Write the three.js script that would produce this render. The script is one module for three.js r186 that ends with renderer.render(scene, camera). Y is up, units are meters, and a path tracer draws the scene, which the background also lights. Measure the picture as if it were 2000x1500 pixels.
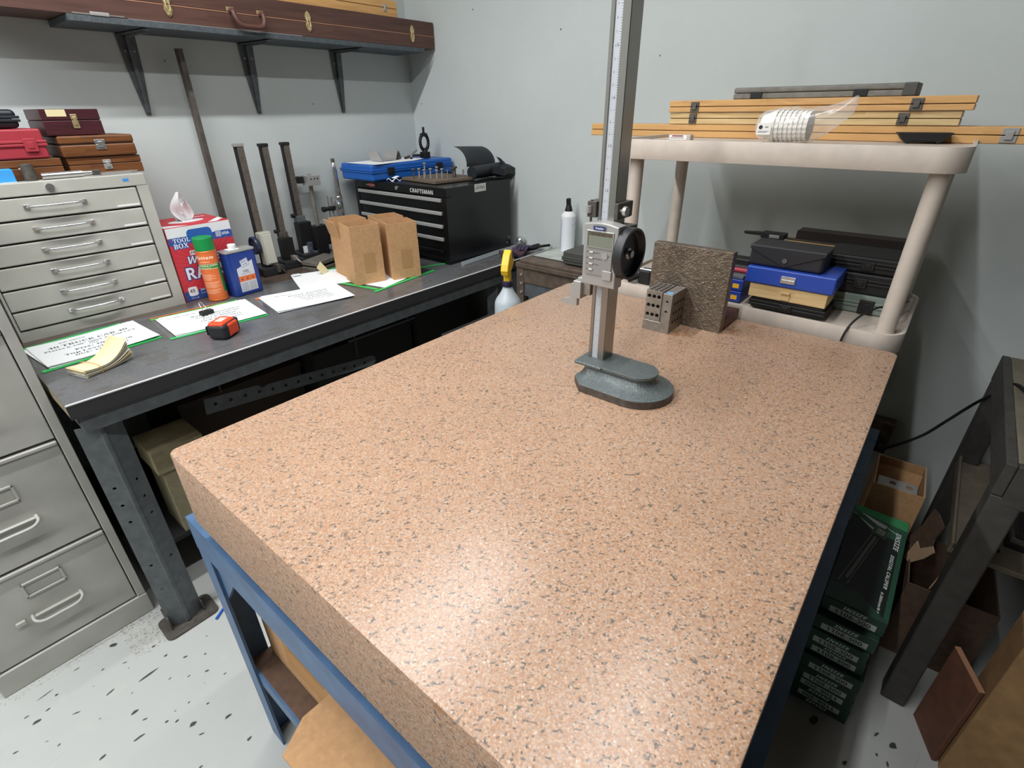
import * as THREE from 'three';
import { RoundedBoxGeometry } from 'three/addons/geometries/RoundedBoxGeometry.js';
import { mergeGeometries, toCreasedNormals } from 'three/addons/utils/BufferGeometryUtils.js';
import { RectAreaLightUniformsLib } from 'three/addons/lights/RectAreaLightUniformsLib.js';

// ---------------------------------------------------------------- camera, light, exposure
const scene = new THREE.Scene();
scene.background = new THREE.Color(0x000000);
const camera = new THREE.PerspectiveCamera(73.66, 4 / 3, 0.02, 30);
camera.position.set(0, 1.45, 0);
camera.rotation.order = 'YXZ';
camera.rotation.set(-28.129 * Math.PI / 180, -50.2025 * Math.PI / 180, -0.649 * Math.PI / 180);
camera.updateMatrixWorld();
const renderer = new THREE.WebGLRenderer({ antialias: true });
renderer.toneMapping = THREE.LinearToneMapping;
renderer.toneMappingExposure = 1.4;
renderer.shadowMap.enabled = true;
RectAreaLightUniformsLib.init();
// two rows of strip fixtures hang below the ceiling, running along the left wall: [x centre, z, nits]; the row over the bench has the fresher lamps
const LIGHT_ROWS = [[-0.06, -1.38, 88], [-2.6, -1.38, 88], [-0.06, -0.4, 48], [-2.6, -0.4, 48]];
const LIGHT_LEN = 2.4, LIGHT_W = 0.05, LIGHT_Y = 2.68, LIGHT_COL = 0xfbfdff;

// ---------------------------------------------------------------- helpers
let seed = 7;
const rnd = () => { seed = (seed * 1664525 + 1013904223) >>> 0; return seed / 4294967296; };
const rr = (a, b) => a + (b - a) * rnd();
const PI = Math.PI, V = (x, y, z) => new THREE.Vector3(x, y, z);
const names = new Map();
function numbered(n) { const k = names.get(n) || 0; names.set(n, k + 1); return k ? n + '_' + String(k).padStart(3, '0') : n; }
function thing(name, label, category, [x, y, z], turn = 0, group) {
  const o = new THREE.Group(); o.name = numbered(name); scene.add(o);
  o.position.set(x, y, z); o.rotation.y = turn; o.userData = { label, category };
  if (group) o.userData.group = group;
  return o;
}
function dup(src, [x, y, z], turn, label) {
  const o = src.clone(); o.name = numbered(src.name.replace(/_\d\d\d$/, '')); scene.add(o);
  o.userData = { ...src.userData, label: label || src.userData.label };
  o.position.set(x, y, z); o.rotation.y = turn; return o;
}
function fin(g) {
  let n = g.index ? g.toNonIndexed() : g;
  if (!n.attributes.normal) n.computeVertexNormals();
  if (!g.userData.keep) {
    const p = n.attributes.position, uv = new Float32Array(p.count * 2);
    for (let i = 0; i < p.count; i += 3) {
      const ax = p.getX(i + 1) - p.getX(i), ay = p.getY(i + 1) - p.getY(i), az = p.getZ(i + 1) - p.getZ(i);
      const bx_ = p.getX(i + 2) - p.getX(i), by = p.getY(i + 2) - p.getY(i), bz = p.getZ(i + 2) - p.getZ(i);
      const nx = Math.abs(ay * bz - az * by), ny = Math.abs(az * bx_ - ax * bz), nz = Math.abs(ax * by - ay * bx_);
      for (let k = i; k < i + 3; k++) {
        const X = p.getX(k), Y = p.getY(k), Z = p.getZ(k);
        if (ny >= nx && ny >= nz) { uv[2 * k] = X; uv[2 * k + 1] = -Z; }
        else if (nx >= nz) { uv[2 * k] = Z; uv[2 * k + 1] = Y; }
        else { uv[2 * k] = X; uv[2 * k + 1] = Y; }
      }
    }
    n.setAttribute('uv', new THREE.BufferAttribute(uv, 2));
  }
  for (const k of Object.keys(n.attributes)) if (!['position', 'normal', 'uv'].includes(k)) n.deleteAttribute(k);
  n.morphAttributes = {};
  return n;
}
function mk(name, gs, m, parent) {
  const a = (Array.isArray(gs) ? gs : [gs]).map(fin);
  const mesh = new THREE.Mesh(a.length > 1 ? mergeGeometries(a) : a[0], m);
  mesh.name = name; mesh.castShadow = mesh.receiveShadow = true; parent.add(mesh); return mesh;
}
function rootOf(o) { while (o.parent && o.parent !== scene) o = o.parent; return o; }
// part in the coordinates of its thing / part given in room coordinates (thing not turned)
const part = (name, gs, m, parent) => mk(name, gs, m, parent);
function wpart(name, gs, m, parent) {
  const q = rootOf(parent).position, me = mk(name, gs, m, parent);
  me.geometry.translate(-q.x, -q.y, -q.z); return me;
}
function single(name, label, category, gs, m, group) {   // a thing that is one mesh
  const me = mk(numbered(name), gs, m, scene); me.userData = { label, category }; if (group) me.userData.group = group;
  me.geometry.computeBoundingBox(); const b = me.geometry.boundingBox, c = V((b.min.x + b.max.x) / 2, b.min.y, (b.min.z + b.max.z) / 2);
  me.geometry.translate(-c.x, -c.y, -c.z); me.position.copy(c); return me;
}
function struct(name, gs, m) { const me = mk(name, gs, m, scene); me.userData.kind = 'structure'; return me; }
const bx = (x0, x1, y0, y1, z0, z1) => { const g = new THREE.BoxGeometry(x1 - x0, y1 - y0, z1 - z0); g.translate((x0 + x1) / 2, (y0 + y1) / 2, (z0 + z1) / 2); return g; };
const rb = (x0, x1, y0, y1, z0, z1, r = 0.003, s = 2) => { const g = new RoundedBoxGeometry(x1 - x0, y1 - y0, z1 - z0, s, Math.min(r, (x1 - x0) / 2.01, (y1 - y0) / 2.01, (z1 - z0) / 2.01)); g.translate((x0 + x1) / 2, (y0 + y1) / 2, (z0 + z1) / 2); return g; };
function cyl(r0, r1, h, x, y, z, axis = 'y', seg = 24) {   // from (x,y,z) along +axis, r0 at the start
  const g = new THREE.CylinderGeometry(r1, r0, h, seg); g.translate(0, h / 2, 0);
  if (axis === 'x') g.rotateZ(-PI / 2); if (axis === 'z') g.rotateX(PI / 2);
  g.translate(x, y, z); return g;
}
const lathe = (pts, x = 0, y = 0, z = 0, seg = 32) => { const g = new THREE.LatheGeometry(pts.map(p => new THREE.Vector2(p[0], p[1])), seg); g.translate(x, y, z); return g; };
const tube = (pts, r, n = 24, seg = 8, closed = false) => new THREE.TubeGeometry(new THREE.CatmullRomCurve3(pts.map(p => V(...p)), closed), n, r, seg, closed);
function bar(a, b, w, h) {   // square bar between two points
  const A = V(...a), Bv = V(...b), d = Bv.clone().sub(A), g = new THREE.BoxGeometry(w, h, d.length());
  const m = new THREE.Matrix4().lookAt(Bv, A, Math.abs(d.y) > 0.95 * d.length() ? V(1, 0, 0) : V(0, 1, 0)); g.applyMatrix4(m);
  g.translate((A.x + Bv.x) / 2, (A.y + Bv.y) / 2, (A.z + Bv.z) / 2); return g;
}
function shape(pts, holes = []) {
  const s = new THREE.Shape(pts.map(p => new THREE.Vector2(p[0], p[1])));
  for (const [x, y, r] of holes) { const h = new THREE.Path(); h.absarc(x, y, r, 0, 2 * PI, true); s.holes.push(h); }
  return s;
}
const ext = (pts, depth, bevel = 0, holes = [], seg = 10) => new THREE.ExtrudeGeometry(shape(pts, holes), { depth, bevelEnabled: bevel > 0, bevelSize: bevel, bevelThickness: bevel, bevelSegments: 2, curveSegments: seg });
const rrect = (w, h, r, n = 5) => { const o = []; for (const [cx, cy, a] of [[w / 2 - r, h / 2 - r, 0], [-w / 2 + r, h / 2 - r, 1], [-w / 2 + r, -h / 2 + r, 2], [w / 2 - r, -h / 2 + r, 3]]) for (let i = 0; i <= n; i++) { const t = (a + i / n) * PI / 2; o.push([cx + r * Math.cos(t), cy + r * Math.sin(t)]); } return o; };
const mv = (g, x, y, z, rx = 0, ry = 0, rz = 0) => { const k = g.userData.keep; if (rx) g.rotateX(rx); if (ry) g.rotateY(ry); if (rz) g.rotateZ(rz); g.translate(x, y, z); if (k) g.userData.keep = k; return g; };
// printed face: plane with its own picture; face '-x', '+z', '+y' says where it looks
function face(w, h, dir) { const g = new THREE.PlaneGeometry(w, h); if (dir === '-x') g.rotateY(-PI / 2); if (dir === '+x') g.rotateY(PI / 2); if (dir === '+y') g.rotateX(-PI / 2); if (dir === '-z') g.rotateY(PI); g.userData.keep = true; return g; }
function wob(w, d, t, fn, nx = 14, nz = 12) {   // thin sheet, lying, with a curl
  const g = new THREE.BoxGeometry(w, t, d, nx, 1, nz), p = g.attributes.position;
  for (let i = 0; i < p.count; i++) p.setY(i, p.getY(i) + fn(p.getX(i) / w, p.getZ(i) / d));
  g.computeVertexNormals(); return g;
}

const openBox = (w, d, h, T) => [bx(-w / 2 + T, w / 2 - T, 0, T, -d / 2 + T, d / 2 - T), bx(-w / 2, w / 2, 0, h, d / 2 - T, d / 2), bx(-w / 2, w / 2, 0, h, -d / 2, -d / 2 + T), bx(-w / 2, -w / 2 + T, 0, h, -d / 2 + T, d / 2 - T), bx(w / 2 - T, w / 2, 0, h, -d / 2 + T, d / 2 - T)];

// ---------------------------------------------------------------- textures and materials
function canvasTex(w, h, draw, repeat) {
  const c = document.createElement('canvas'); c.width = w; c.height = h; const x = c.getContext('2d'); draw(x, w, h);
  const t = new THREE.CanvasTexture(c); t.colorSpace = THREE.SRGBColorSpace; t.anisotropy = 8;
  if (repeat) { t.wrapS = t.wrapT = THREE.RepeatWrapping; t.repeat.set(1 / repeat[0], 1 / repeat[1]); if (repeat[2] !== undefined) t.offset.set(repeat[2], repeat[3]); }
  return t;
}
function hash(x, y, s) { let h = (x * 374761393 + y * 668265263 + s * 1442695041) | 0; h = Math.imul(h ^ (h >>> 13), 1274126177); return ((h ^ (h >>> 16)) >>> 0) / 4294967296; }
function vnoise(x, y, per, s) {   // tiling value noise
  const xi = Math.floor(x), yi = Math.floor(y), fx = x - xi, fy = y - yi, u = fx * fx * (3 - 2 * fx), v = fy * fy * (3 - 2 * fy);
  const w = a => ((a % per) + per) % per;
  const a = hash(w(xi), w(yi), s), b = hash(w(xi + 1), w(yi), s), c = hash(w(xi), w(yi + 1), s), d = hash(w(xi + 1), w(yi + 1), s);
  return a + (b - a) * u + (c - a) * v + (a - b - c + d) * u * v;
}
function fbm(u, v, base, oct, s) { let t = 0, a = 0.5, n = 0; for (let o = 0; o < oct; o++) { t += a * vnoise(u * base, v * base, base, s + o); n += a; a *= 0.5; base *= 2; } return t / n; }
function dataTex(n, m, fn, repeat, srgb = true) {
  const d = new Uint8Array(n * m * 4);
  for (let j = 0; j < m; j++) for (let i = 0; i < n; i++) { const c = fn(i / n, j / m, i, j), k = 4 * (j * n + i); d[k] = c[0]; d[k + 1] = c[1]; d[k + 2] = c[2]; d[k + 3] = 255; }
  const t = new THREE.DataTexture(d, n, m); t.magFilter = THREE.LinearFilter; t.minFilter = THREE.LinearMipmapLinearFilter; t.generateMipmaps = true; t.anisotropy = 8;
  t.wrapS = t.wrapT = THREE.RepeatWrapping; t.repeat.set(1 / repeat[0], 1 / repeat[1]); if (srgb) t.colorSpace = THREE.SRGBColorSpace; t.needsUpdate = true; return t;
}
const cl = v => Math.max(0, Math.min(255, v | 0));
const hex = h => [(h >> 16) & 255, (h >> 8) & 255, h & 255];
const mix = (a, b, t) => [a[0] + (b[0] - a[0]) * t, a[1] + (b[1] - a[1]) * t, a[2] + (b[2] - a[2]) * t];
const mottle = (col, amp, base, size, s, n = 256) => { const c = hex(col); return dataTex(n, n, (u, v) => { const k = 1 + amp * (fbm(u, v, base, 4, s) - 0.5) * 2; return [cl(c[0] * k), cl(c[1] * k), cl(c[2] * k)]; }, [size, size]); };
const wood = (col, dark, size, s, along = 0) => { const a = hex(col), b = hex(dark); return dataTex(256, 256, (u, v) => { const p = along ? u : v, q = along ? v : u; const t = 0.55 * vnoise(p * 64 + 3 * vnoise(q * 3, p * 8, 8, s), q * 4, 64, s + 1) + 0.45 * vnoise(p * 16, q * 2, 16, s + 2); return mix(a, b, Math.min(1, t * t * 1.1)).map(cl); }, [size, size]); };
const smooth = (g, a = 0.7) => toCreasedNormals(g, a);
const mat = (color, roughness = 0.6, metalness = 0, more = {}) => new THREE.MeshStandardMaterial({ color, roughness, metalness, ...more });
const tmat = (map, roughness = 0.6, metalness = 0, more = {}) => new THREE.MeshStandardMaterial({ map, roughness, metalness, ...more });
const bumpTex = (base, oct, size, s, n = 256) => dataTex(n, n, (u, v) => { const k = cl(255 * fbm(u, v, base, oct, s)); return [k, k, k]; }, [size, size], false);

const graniteTex = dataTex(2048, 2048, (() => {
  const N = 680, TS = 1.24, st = [[1.425, -0.335, 0.035], [1.3, -0.35, 0.03], [1.21, -0.445, 0.03], [1.13, -0.6, 0.02], [1.08, -0.63, 0.018], [1.35, -0.31, 0.02], [1.0, -0.6, 0.012]], pal = [[178, 142, 114], [184, 148, 120], [172, 134, 105], [187, 156, 131], [177, 140, 111], [168, 126, 96], [182, 152, 128], [174, 134, 104], [189, 161, 137], [169, 146, 131]];
  return (u, v) => {
    const wx = u * N + 0.7 * (vnoise(u * 1000, v * 1000, 1000, 3) - 0.5), wy = v * N + 0.7 * (vnoise(u * 1000, v * 1000, 1000, 4) - 0.5);
    const xi = Math.floor(wx), yi = Math.floor(wy); let bd = 9, bi = 0, bj = 0;
    for (let j = -1; j <= 1; j++) for (let i = -1; i <= 1; i++) {
      const cx = (xi + i + N) % N, cy = (yi + j + N) % N, px = xi + i + hash(cx, cy, 1), py = yi + j + hash(cx, cy, 2), d = (px - wx) ** 2 + (py - wy) ** 2;
      if (d < bd) { bd = d; bi = cx; bj = cy; }
    }
    let c = pal[Math.floor(hash(bi, bj, 5) * pal.length)];
    const clus = vnoise(u * 380 + v * 190, v * 330, 380, 9), r = hash(bi, bj, 6);
    if (r < 0.015 || (clus > 0.79 && r < 0.7)) { const g = 80 + 44 * hash(bi, bj, 7); c = [g * 1.1, g * 0.98, g * 0.87]; }
    else if (r > 0.99) c = [204, 182, 164];
    const k = 0.99 * (0.94 + 0.12 * vnoise(u * 700, v * 700, 700, 11)) * (0.97 + 0.06 * fbm(u, v, 8, 3, 12));
    // rust and oil stains where iron blocks have stood (place on the plate in metres)
    const X = (u > 0.5 ? u - 1 : u) * TS + 0.785, Z = -(v > 0.5 ? v - 1 : v) * TS - 0.455;
    for (const [sx, sz, sr] of st) { const d = Math.hypot(X - sx, Z - sz) / sr; if (d < 1.4) { const q = fbm(u * 6 % 1, v * 6 % 1, 24, 4, 13); if (q > 0.36 + 0.22 * d) c = mix(c, [150, 98, 56], 0.5); } }
    return [cl(c[0] * k), cl(c[1] * k), cl(c[2] * k)];
  };
})(), [1.24, 1.24]);
const M = {};
M.granite = tmat(graniteTex, 0.3);
M.graniteSide = tmat(graniteTex, 0.75);
{ const c = hex(0xc7cdca), sp = []; for (let i = 0; i < 9; i++) sp.push([rnd(), rnd(), rr(0.001, 0.0024)]);
  M.wall = tmat(dataTex(1024, 1024, (u, v) => { for (const [a, b, r] of sp) if ((u - a) ** 2 + (v - b) ** 2 < r * r) return [96, 100, 98]; const k = 1 + 0.05 * (fbm(u, v, 6, 5, 21) - 0.5); return c.map(q => cl(q * k)); }, [1.9, 1.9]), 0.8); }
M.ceiling = mat(0x303031, 0.95); M.shopWall = mat(0x4a4d4e, 0.9);
M.black = mat(0x141414, 0.55); M.blackGloss = mat(0x0e0f11, 0.28); M.dark = mat(0x1b1a1a, 0.8);
M.steel = tmat(mottle(0x9a938b, 0.12, 24, 0.2, 31), 0.36, 0.45); M.steelDark = tmat(mottle(0x5c5751, 0.2, 20, 0.2, 32), 0.5, 0.4);
M.chrome = mat(0xcfcfcf, 0.18, 0.85); M.silver = mat(0xb2b0ad, 0.34, 0.4); M.brass = mat(0xcbb98c, 0.35, 0.7);
M.beige = tmat(mottle(0xb6b5ac, 0.06, 8, 0.5, 33), 0.5); M.beigeDark = mat(0x8f9187, 0.55);
M.kraft = tmat(mottle(0xc79b6e, 0.06, 40, 0.3, 34), 0.85); M.kraftDark = tmat(mottle(0x8c6640, 0.1, 30, 0.3, 35), 0.9); M.kraftBrown = tmat(mottle(0x5f4a3c, 0.14, 20, 0.3, 36), 0.9);
M.plastic = tmat(mottle(0xc9bdb0, 0.04, 20, 0.4, 37), 0.55);
M.blue = tmat(mottle(0x49688c, 0.12, 12, 0.4, 38), 0.45);
M.paper = mat(0xf2f4f4, 0.9); M.white = mat(0xeeeeec, 0.6);
M.frameGrey = tmat(mottle(0x5a5f61, 0.14, 16, 0.3, 39), 0.55);
M.benchEdge = mat(0x38383a, 0.5);
M.brownSteel = tmat(mottle(0x6a5c50, 0.2, 14, 0.35, 40), 0.6, 0.2);
M.pine = tmat(wood(0xd8a869, 0xc0905a, 0.25, 41), 0.55); M.pineZ = M.pine; M.paleWood = tmat(wood(0xdcc08c, 0xbd9a64, 0.25, 43), 0.6);
M.walnut = tmat(wood(0x5f4137, 0x432a23, 0.5, 45), 0.5); M.teak = tmat(wood(0x7c4d28, 0x5c351a, 0.25, 47), 0.45); M.mahogany = tmat(wood(0x4a2026, 0x351519, 0.25, 49), 0.4);
M.clear = new THREE.MeshPhysicalMaterial({ color: 0xffffff, roughness: 0.12, transmission: 1, thickness: 0, ior: 1.4 });

// ---------------------------------------------------------------- the room
const XB = 2.07, ZA = -2.39;
const floorTex = canvasTex(2048, 2048, (x, w, h) => {
  x.fillStyle = '#b7b9b5'; x.fillRect(0, 0, w, h);
  const S = 2048 / 2.5, P = (wx, wz) => [(wx + 0.8) * S, (wz + 1.9) * S];
  for (let i = 0; i < 900; i++) { const r = rr(4, 34); x.fillStyle = rnd() < 0.5 ? 'rgba(225,226,220,0.05)' : 'rgba(150,150,138,0.03)'; x.beginPath(); x.ellipse(rr(0, w), rr(0, h), r, r * rr(0.3, 1), rr(0, 3), 0, 7); x.fill(); }
  x.lineCap = 'round';
  for (let i = 0; i < 240; i++) { const a = rr(0, w), b = rr(0, h), l = rr(10, 90), t = rr(-0.3, 0.9); x.strokeStyle = 'rgba(120,120,112,' + rr(0.05, 0.25) + ')'; x.lineWidth = rr(0.6, 1.6); x.beginPath(); x.moveTo(a, b); x.lineTo(a + l * Math.cos(t), b + l * Math.sin(t)); x.stroke(); }
  const chip = (wx, wz, len, wd, ang) => { const [a, b] = P(wx, wz), L = len * S / 2, W = wd * S / 2; x.fillStyle = '#3d423e'; x.beginPath(); const n = 9; for (let i = 0; i < n; i++) { const t = i / n * 2 * PI, k = rr(0.7, 1.15), ex = L * k * Math.cos(t), ey = W * k * Math.sin(t); const q = [a + ex * Math.cos(ang) - ey * Math.sin(ang), b + ex * Math.sin(ang) + ey * Math.cos(ang)]; i ? x.lineTo(...q) : x.moveTo(...q); } x.closePath(); x.fill(); };
  const chips = [[-0.007, -1.612, 26, 15], [-0.005, -1.519, 12, 4], [0.07, -1.511, 11, 7], [0.082, -1.448, 11, 7], [0.118, -1.397, 12, 7], [-0.103, -1.607, 18, 4], [-0.054, -1.545, 9, 5], [0.026, -1.421, 54, 7], [0.062, -1.36, 9, 4], [0.1, -1.325, 10, 4], [-0.062, -1.449, 26, 6], [-0.184, -1.584, 40, 4], [-0.162, -1.559, 9, 7], [-0.188, -1.527, 13, 5], [-0.141, -1.455, 20, 4], [-0.231, -1.548, 13, 5], [-0.216, -1.51, 20, 10], [-0.038, -1.332, 19, 11], [0.068, -1.244, 7, 5], [-0.026, -1.289, 14, 5], [0.009, -1.236, 10, 7], [0.027, -1.216, 13, 7], [0.051, -1.174, 19, 12], [0.055, -1.13, 14, 5], [-0.053, -1.249, 34, 7], [-0.27, -1.457, 13, 5], [-0.193, -1.392, 8, 5], [-0.13, -1.269, 18, 9], [0.14, -1.3, 14, 6], [0.16, -1.36, 8, 6], [0.12, -1.12, 18, 9], [0.1, -1.2, 9, 5], [0.17, -1.25, 9, 4], [0.13, -1.02, 16, 8], [0.02, -1.05, 10, 5], [-0.05, -1.1, 8, 4], [1.113, 0.112, 34, 16], [1.176, 0.247, 24, 6], [1.171, 0.284, 22, 16], [1.049, 0.196, 18, 8], [1.121, 0.255, 8, 7], [1.112, 0.279, 16, 5]];
  for (const [a, b, l, wd] of chips) chip(a, b, l / 1000, wd / 1000, rr(-0.35, 0.5));
  for (let i = 0; i < 190; i++) chip(rr(-0.8, 1.7), rr(-1.9, 0.6), rr(0.002, 0.008), rr(0.0015, 0.003), rr(-0.6, 0.9));
  // rusty dirt by the bench foot and along the cabinet's base
  for (let i = 0; i < 500; i++) { const [a, b] = P(rr(0.02, 0.13), rr(-1.66, -1.5)); x.fillStyle = 'rgba(' + (rnd() < 0.4 ? '120,96,62,' : '80,78,70,') + rr(0.05, 0.35) + ')'; x.beginPath(); x.arc(a, b, rr(0.5, 2.6), 0, 7); x.fill(); }
  for (let i = 0; i < 500; i++) { const [a, b] = P(rr(-0.3, 0.12), rr(-1.665, -1.63)); x.fillStyle = 'rgba(110,104,84,' + rr(0.05, 0.3) + ')'; x.beginPath(); x.arc(a, b, rr(0.5, 2.2), 0, 7); x.fill(); }
});
floorTex.wrapS = floorTex.wrapT = THREE.RepeatWrapping; floorTex.repeat.set(1 / 2.5, 1 / 2.5); floorTex.offset.set(0.8 / 2.5, 1 - 1.9 / 2.5);
M.floor = tmat(floorTex, 0.5);
struct('floor', bx(-6.1, 2.2, -0.1, 0, -2.5, 5.1), M.floor);
struct('wall_left', bx(-6, XB + 0.1, 0, 2.8, ZA - 0.1, ZA), M.wall);
struct('wall_right', bx(XB, XB + 0.1, 0, 2.8, ZA, 5), M.wall);
struct('wall_rear', bx(-6.1, -6, 0, 2.8, ZA - 0.1, 5.1), M.shopWall);
struct('wall_front', bx(-6, XB + 0.1, 0, 2.8, 5, 5.1), M.shopWall);
struct('ceiling', bx(-6.1, XB + 0.1, 2.8, 2.9, ZA - 0.1, 5.1), M.ceiling);
M.glow = new THREE.MeshStandardMaterial({ color: 0xffffff, emissive: LIGHT_COL, emissiveIntensity: 3, roughness: 0.6 });
const lampLabels = ['long white strip light over the workbench', 'white strip light near the rear wall, in line with the bench', 'long white strip light over the granite plate', 'white strip light near the rear wall, in line with the granite plate'];
LIGHT_ROWS.forEach(([x, z, nits], i) => {
  const t = thing('strip_light', lampLabels[i], 'ceiling light', [x, LIGHT_Y, z], 0, 'strip lights under the ceiling');
  part('housing', [rb(-LIGHT_LEN / 2 - 0.02, LIGHT_LEN / 2 + 0.02, 0.012, 0.07, -0.06, 0.06, 0.006), bx(-0.9, -0.88, 0.07, 0.12, -0.01, 0.01), bx(0.88, 0.9, 0.07, 0.12, -0.01, 0.01)], M.white, t);
  part('diffuser', rb(-LIGHT_LEN / 2, LIGHT_LEN / 2, 0, 0.012, -LIGHT_W / 2, LIGHT_W / 2, 0.004), M.glow, t);
  const L = new THREE.RectAreaLight(LIGHT_COL, nits, LIGHT_LEN, LIGHT_W); L.position.set(0, -0.006, 0); L.rotation.x = -PI / 2; L.name = 'strip_light_lamp'; t.add(L);
});
// ---------------------------------------------------------------- granite plate on its blue stand
{
  const t = thing('surface_plate', 'speckled pink granite surface plate on a blue steel stand', 'surface plate', [0.785, 0.795, -0.455]);
  const w = 1.221, d = 0.91, pl = rrect(w, d, 0.016, 6);
  let slab = ext(rrect(w - 0.006, d - 0.006, 0.014, 6), 0.144, 0.003); slab.rotateX(-PI / 2); slab.translate(0, 0.003, 0); slab = smooth(slab, 0.5);
  // the top face is lapped smooth, the sides are left rough
  const n = fin(slab), p = n.attributes.position, nm = n.attributes.normal, top = [], side = [], rim = [];
  for (let i = 0; i < p.count; i += 3) { const a = Math.min(nm.getY(i), nm.getY(i + 1), nm.getY(i + 2)); (a > 0.9 ? top : p.getY(i) > 0.14 && p.getY(i + 1) > 0.14 && p.getY(i + 2) > 0.14 ? rim : side).push(i); }
  const pick = ids => { const g = new THREE.BufferGeometry(); for (const k of ['position', 'normal', 'uv']) { const a = n.attributes[k], s = a.itemSize, o = new Float32Array(ids.length * 3 * s); ids.forEach((b, j) => { for (let q = 0; q < 3 * s; q++) o[j * 3 * s + q] = a.array[b * s + q]; }); g.setAttribute(k, new THREE.BufferAttribute(o, s)); } g.userData.keep = true; return g; };
  part('top_face', pick(top), M.granite, t); part('slab', pick(side), M.graniteSide, t); part('edge', pick(rim), M.graniteSide, t);
  const s = thing('plate_stand', 'blue painted angle steel stand carrying the granite plate', 'stand', [0.785, 0, -0.48]);
  const x0 = 0.178, x1 = 1.38, z0 = -0.99, z1 = 0.02;
  wpart('rail', [bx(x0, x0 + 0.006, 0.668, 0.75, z0, z1), bx(x0 + 0.006, x0 + 0.06, 0.744, 0.75, z0, z1)], M.blue, s);
  wpart('rail', [bx(x1 - 0.006, x1, 0.668, 0.75, z0, z1), bx(x1 - 0.06, x1 - 0.006, 0.744, 0.75, z0, z1)], M.blue, s);
  wpart('rail', [bx(x0 + 0.006, x1 - 0.006, 0.668, 0.7495, z0, z0 + 0.006), bx(x0 + 0.06, x1 - 0.06, 0.7435, 0.7495, z0 + 0.006, z0 + 0.06)], M.blue, s);
  wpart('rail', [bx(x0 + 0.006, x1 - 0.006, 0.668, 0.7495, z1 - 0.006, z1), bx(x0 + 0.06, x1 - 0.06, 0.7435, 0.7495, z1 - 0.06, z1 - 0.006)], M.blue, s);
  for (const [x, sx] of [[x0 + 0.0008, 1], [x1 - 0.0008, -1]]) for (const [z, sz] of [[z0 + 0.0008, 1], [z1 - 0.0008, -1]]) {
    const l = wpart('leg', [bx(Math.min(x, x + sx * 0.006), Math.max(x, x + sx * 0.006), 0, 0.743, Math.min(z, z + sz * 0.055), Math.max(z, z + sz * 0.055)), bx(Math.min(x + sx * 0.006, x + sx * 0.055), Math.max(x + sx * 0.006, x + sx * 0.055), 0, 0.743, Math.min(z, z + sz * 0.006), Math.max(z, z + sz * 0.006))], M.blue, s);
    const gs = ext([[0, 0], [sz * 0.15, 0], [sz * 0.15, -0.02], [sz * 0.03, -0.17], [0, -0.17]], 0.006); gs.rotateY(-PI / 2); gs.translate(x + (sx > 0 ? 0.012 : -0.006), 0.69, z);
    wpart('gusset', gs, M.blue, l);
  }
  for (const [x, z] of [[x0 + 0.2, z0 + 0.25], [x0 + 0.2, z1 - 0.25], [x1 - 0.2, (z0 + z1) / 2]]) wpart('pad', [cyl(0.045, 0.045, 0.045, x, 0.75, z)], M.dark, s);
  wpart('cross_rail', bx(x0 + 0.17, x0 + 0.23, 0.69, 0.75, z0 + 0.006, z1 - 0.006), M.blue, s); wpart('cross_rail', bx(x1 - 0.23, x1 - 0.17, 0.69, 0.75, z0 + 0.006, z1 - 0.006), M.blue, s);
  wpart('shelf_rail', bx(x0 + 0.006, x0 + 0.012, 0.25, 0.295, z0 + 0.01, z1 - 0.01), M.blue, s);
  wpart('shelf', bx(x0 + 0.012, x1 - 0.02, 0.283, 0.295, z0 + 0.01, z1 - 0.01), M.kraftBrown, s);
}
// boxes on the stand's lower shelf
{
  const txt = canvasTex(256, 256, (x) => { x.fillStyle = '#b98a58'; x.fillRect(0, 0, 256, 256); x.fillStyle = 'rgba(70,45,25,0.75)'; for (let i = 0; i < 9; i++) { x.fillRect(30, 50 + i * 14, rr(90, 190), 3); } });
  const c = thing('cardboard_carton', 'closed cardboard carton with small print on the stand shelf', 'carton', [0.40, 0.295, -0.80], 0.0);
  part('body', rb(-0.165, 0.17, 0, 0.3, -0.165, 0.165, 0.003), M.kraft, c);
  part('print', mv(face(0.2, 0.2, '-x'), -0.1656, 0.14, 0.03), tmat(txt, 0.9), c);
  part('white_liner', bx(-0.16, 0.165, 0.3, 0.318, 0.158, 0.162), M.white, c);
  const o = thing('open_carton', 'open cardboard carton with its wide flap sticking out of the stand', 'carton', [0.42, 0.295, -0.46], 0.04);
  part('body', openBox(0.4, 0.3, 0.24, 0.004), M.kraft, o);
  const fl = ext([[-0.15, 0], [0.15, 0], [0.15, 0.06], [0.12, 0.115], [-0.12, 0.115], [-0.15, 0.06]], 0.004); fl.rotateX(-PI / 2); fl.rotateY(PI / 2); fl.rotateZ(-0.1);
  part('flap', mv(fl, -0.2, 0.24, 0), M.kraft, o);
  part('flap', mv(bx(0, 0.1, 0, 0.004, -0.146, 0.146), 0.198, 0.239, 0, 0, 0, 0.7), M.kraft, o);
  part('paper_wad', mv(new THREE.IcosahedronGeometry(0.07, 1), 0, 0.2, 0.05), M.white, o);
}
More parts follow.
